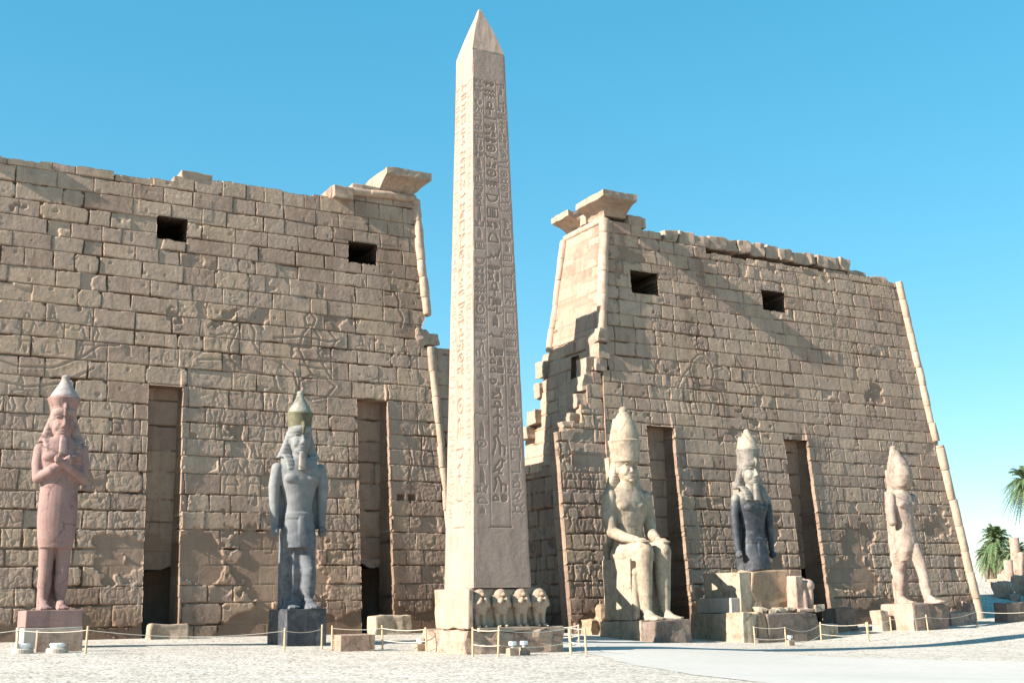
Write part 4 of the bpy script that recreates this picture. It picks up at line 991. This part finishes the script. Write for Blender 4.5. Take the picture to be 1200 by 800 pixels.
# ------------------------------------------------------------------ rope fences
FG = 'rope barriers round the monuments'
def fence(label, pts, h0=.95, ropes=(.93,), r=.036, sag=.12):
    t = thing('rope_fence', label, 'fence', (pts[0][0], pts[0][1], G(*pts[0])), group=FG)
    O = t.location; tops = []
    for i, (x, y) in enumerate(pts):
        z = G(x, y); bm = bmesh.new(); rg = random.Random(i*7+int(x*10)); dx, dy = rg.uniform(-.06, .06), rg.uniform(-.06, .06); h = h0*rg.uniform(.9, 1.06)
        tube(bm, [(x-O.x, y-O.y, z-.3-O.z), (x-O.x+dx, y-O.y+dy, z+h-.02-O.z), (x-O.x+dx, y-O.y+dy, z+h-O.z)], [r, r, r*.7], 10)
        obj('post', bm, 'wood', t); tops.append(Vector((x+dx-O.x, y+dy-O.y, z-O.z)))
    for f in ropes:
        for a, b in zip(tops, tops[1:]):
            L = (b-a).length; bm = bmesh.new()
            pp = [a.lerp(b, k/16)+Vector((0, -r, h0*.93*f-sag*min(L/4, 2.2)*4*(k/16)*(1-k/16))) for k in range(17)]
            tube(bm, pp, .0125, 6); obj('rope', bm, 'rope', t)
    return t
fence('rope fence with wooden posts in front of the arms-crossed statue and left tower', [(-31.5, -12.5), (-27.1, -13.2), (-25.2, -14.4), (-18.4, -13.8), (-16.25, -11.7)], .85)
fence('rope fence between the dark striding statue and the obelisk plinth', [(-16.3, -12.9), (-14.5, -13.4), (-13.55, -15.2)], .9, (.95, .45))
fence('rope fence round the front of the obelisk plinth, two ropes high', [(-13.6, -18.9), (-13.25, -20.0), (-9.75, -18.9), (-9.75, -19.9)], .98, (.95, .42))
fence('rope fence running from the obelisk corner back towards the gateway', [(-9.7, -18.8), (-5.2, -12.2), (-4.3, -7.5)], .9, (.95, .45))
fence('rope fence in front of the pedestal carrying the black bust', [(4.9, -11.3), (6.4, -11.7), (12.1, -7.9), (13.3, -10.0)], .98, (.95, .4), sag=.16)
fence('rope fence before the damaged statue at the right corner of the tower', [(13.5, -9.8), (16.6, -8.4), (18.9, -8.8), (25.3, -6.6), (27, -9.4), (34, -9)], .95)

# ------------------------------------------------------------------ loose blocks, lamps
def loose(label, x, y, sx, sy, sz, mat, rz=0, bev=.05, rough=.05, seed=0, dz=0, name='stone_block', cat='block', group=None):
    bm = bmesh.new(); add_box(bm, -sx/2, sx/2, -sy/2, sy/2, -.15, sz, bev, rough, seed, 3)
    o = obj(name, bm, mat); o.location = (x, y, G(x, y)+dz); o.rotation_euler = (0, 0, rz); return tag(o, label, cat, group)
loose('grey rectangular stone slab leaning low in front of the arms-crossed statue pedestal', -25.7, -12.4, 1.45, .28, .70, 'plinth', 0, .02, .01, 1, 0, 'stone_slab', 'slab')
loose('long flat-topped sandstone box block between the dark statue and the obelisk', -15.55, -13.1, 1.35, .9, .58, 'plinth', 0, .03, .02, 2)
loose('upper stone slab closing the foot of the left tall niche', -19.5, -1.2, 1.6, .9, .62, 'sand', 0, .08, .08, 3)
loose('pale stone block closing the foot of the niche right of the dark statue', -9.05, -1.3, 1.9, 1.0, .85, 'cream', 0, .08, .08, 4)
loose('squat sandstone block leaning at the foot of the carved gateway wall', 2.75, -.75, .55, .7, .8, 'orange', .1, .14, .16, 5)
loose('rounded ochre block beside the throne of the seated colossus', 3.35, -.85, .75, .7, 1.7, 'orange', .3, .22, .22, 6)
loose('pale flat block behind the rope right of the bust pedestal', 13.6, -6.4, 1.7, .8, .75, 'cream', .1, .06, .05, 7)
loose('dark weathered block at the foot of the tower left of the damaged statue pedestal', 17.4, -3.8, 1.7, 1.0, 1.25, 'creamdark', .05, .1, .1, 8)
loose('rounded boulder at the foot of the right niche', 15.2, -2.5, 1.3, 1.1, .9, 'creamdark', .4, .28, .25, 9, name='boulder', cat='boulder')
loose('small pale block left of the damaged statue pedestal', 18.9, -5.4, .7, .7, 1.1, 'cream', .1, .06, .05, 10)
loose('broken block with curved top at the far right corner of the tower', 25.9, -4.6, 2.2, 1.0, .75, 'rosecream', .05, .06, .06, 11)
loose('upright rosy stub on the broken block by the tower corner', 27.0, -4.7, .55, .7, 1.3, 'rosecream', .05, .12, .1, 12)
loose('dark square block right of the tower corner', 29.6, -5.4, 1.7, .9, 1.1, 'creamdark', .0, .06, .06, 13)
loose('pale low masonry block at the right edge behind the rope', 33.3, -6.6, 2.6, .9, 1.0, 'cream', .0, .05, .05, 14)
loose('low dark block in shade below the tower corner', 24.0, -2.6, 2.4, .9, .8, 'creamdark', 0, .1, .1, 15)
def ground_lamp(label, x, y, kind):
    t = thing('floodlight', label, 'lamp', (x, y, G(x, y)), group='floodlights on the ground')
    if kind == 0:
        bm = bmesh.new(); loft(bm, [(-.1, 0, 0, .34, .34), (.12, 0, 0, .34, .34), (.16, 0, 0, .30, .30)]); obj('housing', bm, 'cement', t)
        bm = bmesh.new(); loft(bm, [(.15, 0, 0, .2, .2), (.28, 0, 0, .24, .24), (.31, 0, 0, .21, .21)]); obj('lamp_head', bm, 'white', t)
    else:
        bm = bmesh.new(); add_box(bm, -.18, .18, -.14, .14, -.1, .26, .02); obj('housing', bm, 'plinth', t)
        bm = bmesh.new(); loft(bm, [(.25, 0, 0, .05, .05), (.33, 0, 0, .05, .05), (.34, 0, -.02, .12, .1, 4), (.46, 0, -.02, .12, .1, 4)]); obj('lamp_head', bm, 'white', t)
    return t
ground_lamp('round ground floodlight left of the grey slab by the leftmost statue', -26.9, -13.0, 0)
ground_lamp('round ground floodlight just before the grey slab by the leftmost statue', -25.9, -13.4, 0)
ground_lamp('small white-headed floodlight between the box block and the obelisk', -13.45, -14.4, 1)
ground_lamp('left of the two small floodlights inside the obelisk rope', -12.25, -19.2, 1)
ground_lamp('right of the two small floodlights inside the obelisk rope', -11.7, -19.0, 1)
ground_lamp('white-headed floodlight in front of the bust pedestal', 7.6, -10.6, 1)

# ------------------------------------------------------------------ palms and far ruins
def palm(label, x, y, h, r, seed, nf=78):
    rg = random.Random(seed); z = G(x, y); t = thing('palm_tree', label, 'palm', (x, y, z), group='date palms beyond the temple')
    bm = bmesh.new(); lean = rg.uniform(-.4, .4); pts, rad = [], []
    for k in range(15):
        q = k/14; pts.append((lean*q*q, 0, -.3+(h+.3)*q)); rad.append((.30-.09*q)*(1+.07*(k % 2)))
    tube(bm, pts, rad, 12); obj('trunk', bm, 'trunk', t)
    bm = bmesh.new(); top = Vector((lean, 0, h))
    for i in range(nf):
        az = i*2.399+rg.uniform(-.2, .2); el = R(rg.uniform(-55, 80)); L = r*rg.uniform(.8, 1.12)
        d = Vector((math.cos(az)*math.cos(el), math.sin(az)*math.cos(el), math.sin(el))); side = Vector((-math.sin(az), math.cos(az), 0))
        prev = None; n = 14; pp = []
        for k in range(n+1):
            q = k/n; pp.append(top+d*L*q+Vector((0, 0, -L*.62*q*q*(.4+math.cos(el)))))
        for k in range(n):
            a, b = pp[k], pp[k+1]; m_ = (b-a).normalized(); wv = .03
            bm.faces.new([bm.verts.new(p) for p in (a-side*wv, b-side*wv*.8, b+side*wv*.8, a+side*wv)])
            if k < 1: continue
            for s_ in (-1, 1):
                for j in range(2):
                    q = (k+j*.5)/n; l = L*.24*math.sin(math.pi*min(1, .15+q*.9))*rg.uniform(.8, 1.15)+.06; c = a.lerp(b, j*.5)
                    v = (m_*.7+side*s_*.75+Vector((0, 0, rg.uniform(-.35, .15)))).normalized(); e = m_*.05
                    bm.faces.new([bm.verts.new(p_) for p_ in (c-e, c+e, c+v*l*.6+e*.8+Vector((0, 0, .02)), c+v*l)])
    obj('crown', bm, 'leaf', t); return t
def dirpt(u, dist):          # a point on the ground plane out to the right of the camera
    a = _y+math.atan((u-600)/1408.357); return CAM[0]+dist*math.sin(a), CAM[1]+dist*math.cos(a)
palm('date palm with full crown nearest the tower corner', *dirpt(1157, 128), 4.1, 2.3, 1)
palm('shorter date palm right of the one by the tower corner', *dirpt(1172, 122), 2.6, 2.1, 2)
palm('low date palm partly hidden by the tower corner', *dirpt(1149, 135), 3.0, 2.2, 3)
palm('tall date palm cut by the right edge of the view', *dirpt(1200, 112), 8.7, 2.5, 4)
for i, (u, dist, h, r_, lab) in enumerate(((1166, 104, 2.4, .36, 'short broken column stump nearest the palms'), (1176, 108, 4.0, .40, 'tallest of the far ruined columns'), (1184, 104, 3.1, .42, 'thick middle-height far column right of the tallest one'))):
    x, y = dirpt(u, dist); t = thing('column', lab, 'column', (x, y, G(x, y)), group='ruined columns in the distance')
    bm = bmesh.new(); rr = []
    loft(bm, [(-.3, 0, 0, r_*1.5, r_*1.5), (.25, 0, 0, r_*1.5, r_*1.5)]); obj('base', bm, 'sand', t)
    bm = bmesh.new(); loft(bm, [(.25, 0, 0, r_, r_), (h*.33, 0, 0, r_*1.02, r_*1.02), (h*.34, 0, 0, r_*.97, r_*.97), (h*.66, 0, 0, r_*.99, r_*.99), (h*.67, 0, 0, r_*.94, r_*.94), (h, .05, 0, r_*.93, r_*.93)]); jitter(bm, .05, i, 2); obj('shaft', bm, 'rosecream', t)
rg = random.Random(12)
LAB = ['squared', 'rounded', 'flat', 'tilted', 'tall', 'broken', 'chipped', 'long']
for i in range(26):
    u = 1150+i*2.1+rg.uniform(-1, 1); dist = rg.uniform(98, 118); x, y = dirpt(u, dist); sx = rg.uniform(.7, 1.6)
    loose('pale ruined stone among the far rubble beyond the tower corner', x, y, sx, rg.uniform(.6, 1.1), rg.uniform(.4, 1.5), rg.choice(['cream', 'rosecream', 'sand', 'cream']), rg.uniform(0, 3), .08, .15, 200+i, 0, 'ruin_block', 'rubble', 'far rubble blocks')
x, y = dirpt(1203, 150); 
t = thing('far_building', 'low flat-roofed grey building on the skyline at the right edge', 'building', (x, y, G(x, y)), R(-50))
bm = bmesh.new(); add_box(bm, -6, 6, 0, 5, -1, 3.6, .05); obj('wall', bm, 'creamdark', t)
bm = bmesh.new(); add_box(bm, -6.3, 6.3, -.3, 5.3, 3.602, 3.9, .05); obj('roof', bm, 'cement', t)
for k in range(4):
    bm = bmesh.new(); add_box(bm, -4.9+k*2.6, -3.6+k*2.6, -.06, .1, 1.2, 2.5, .02); obj('window', bm, 'void', t)
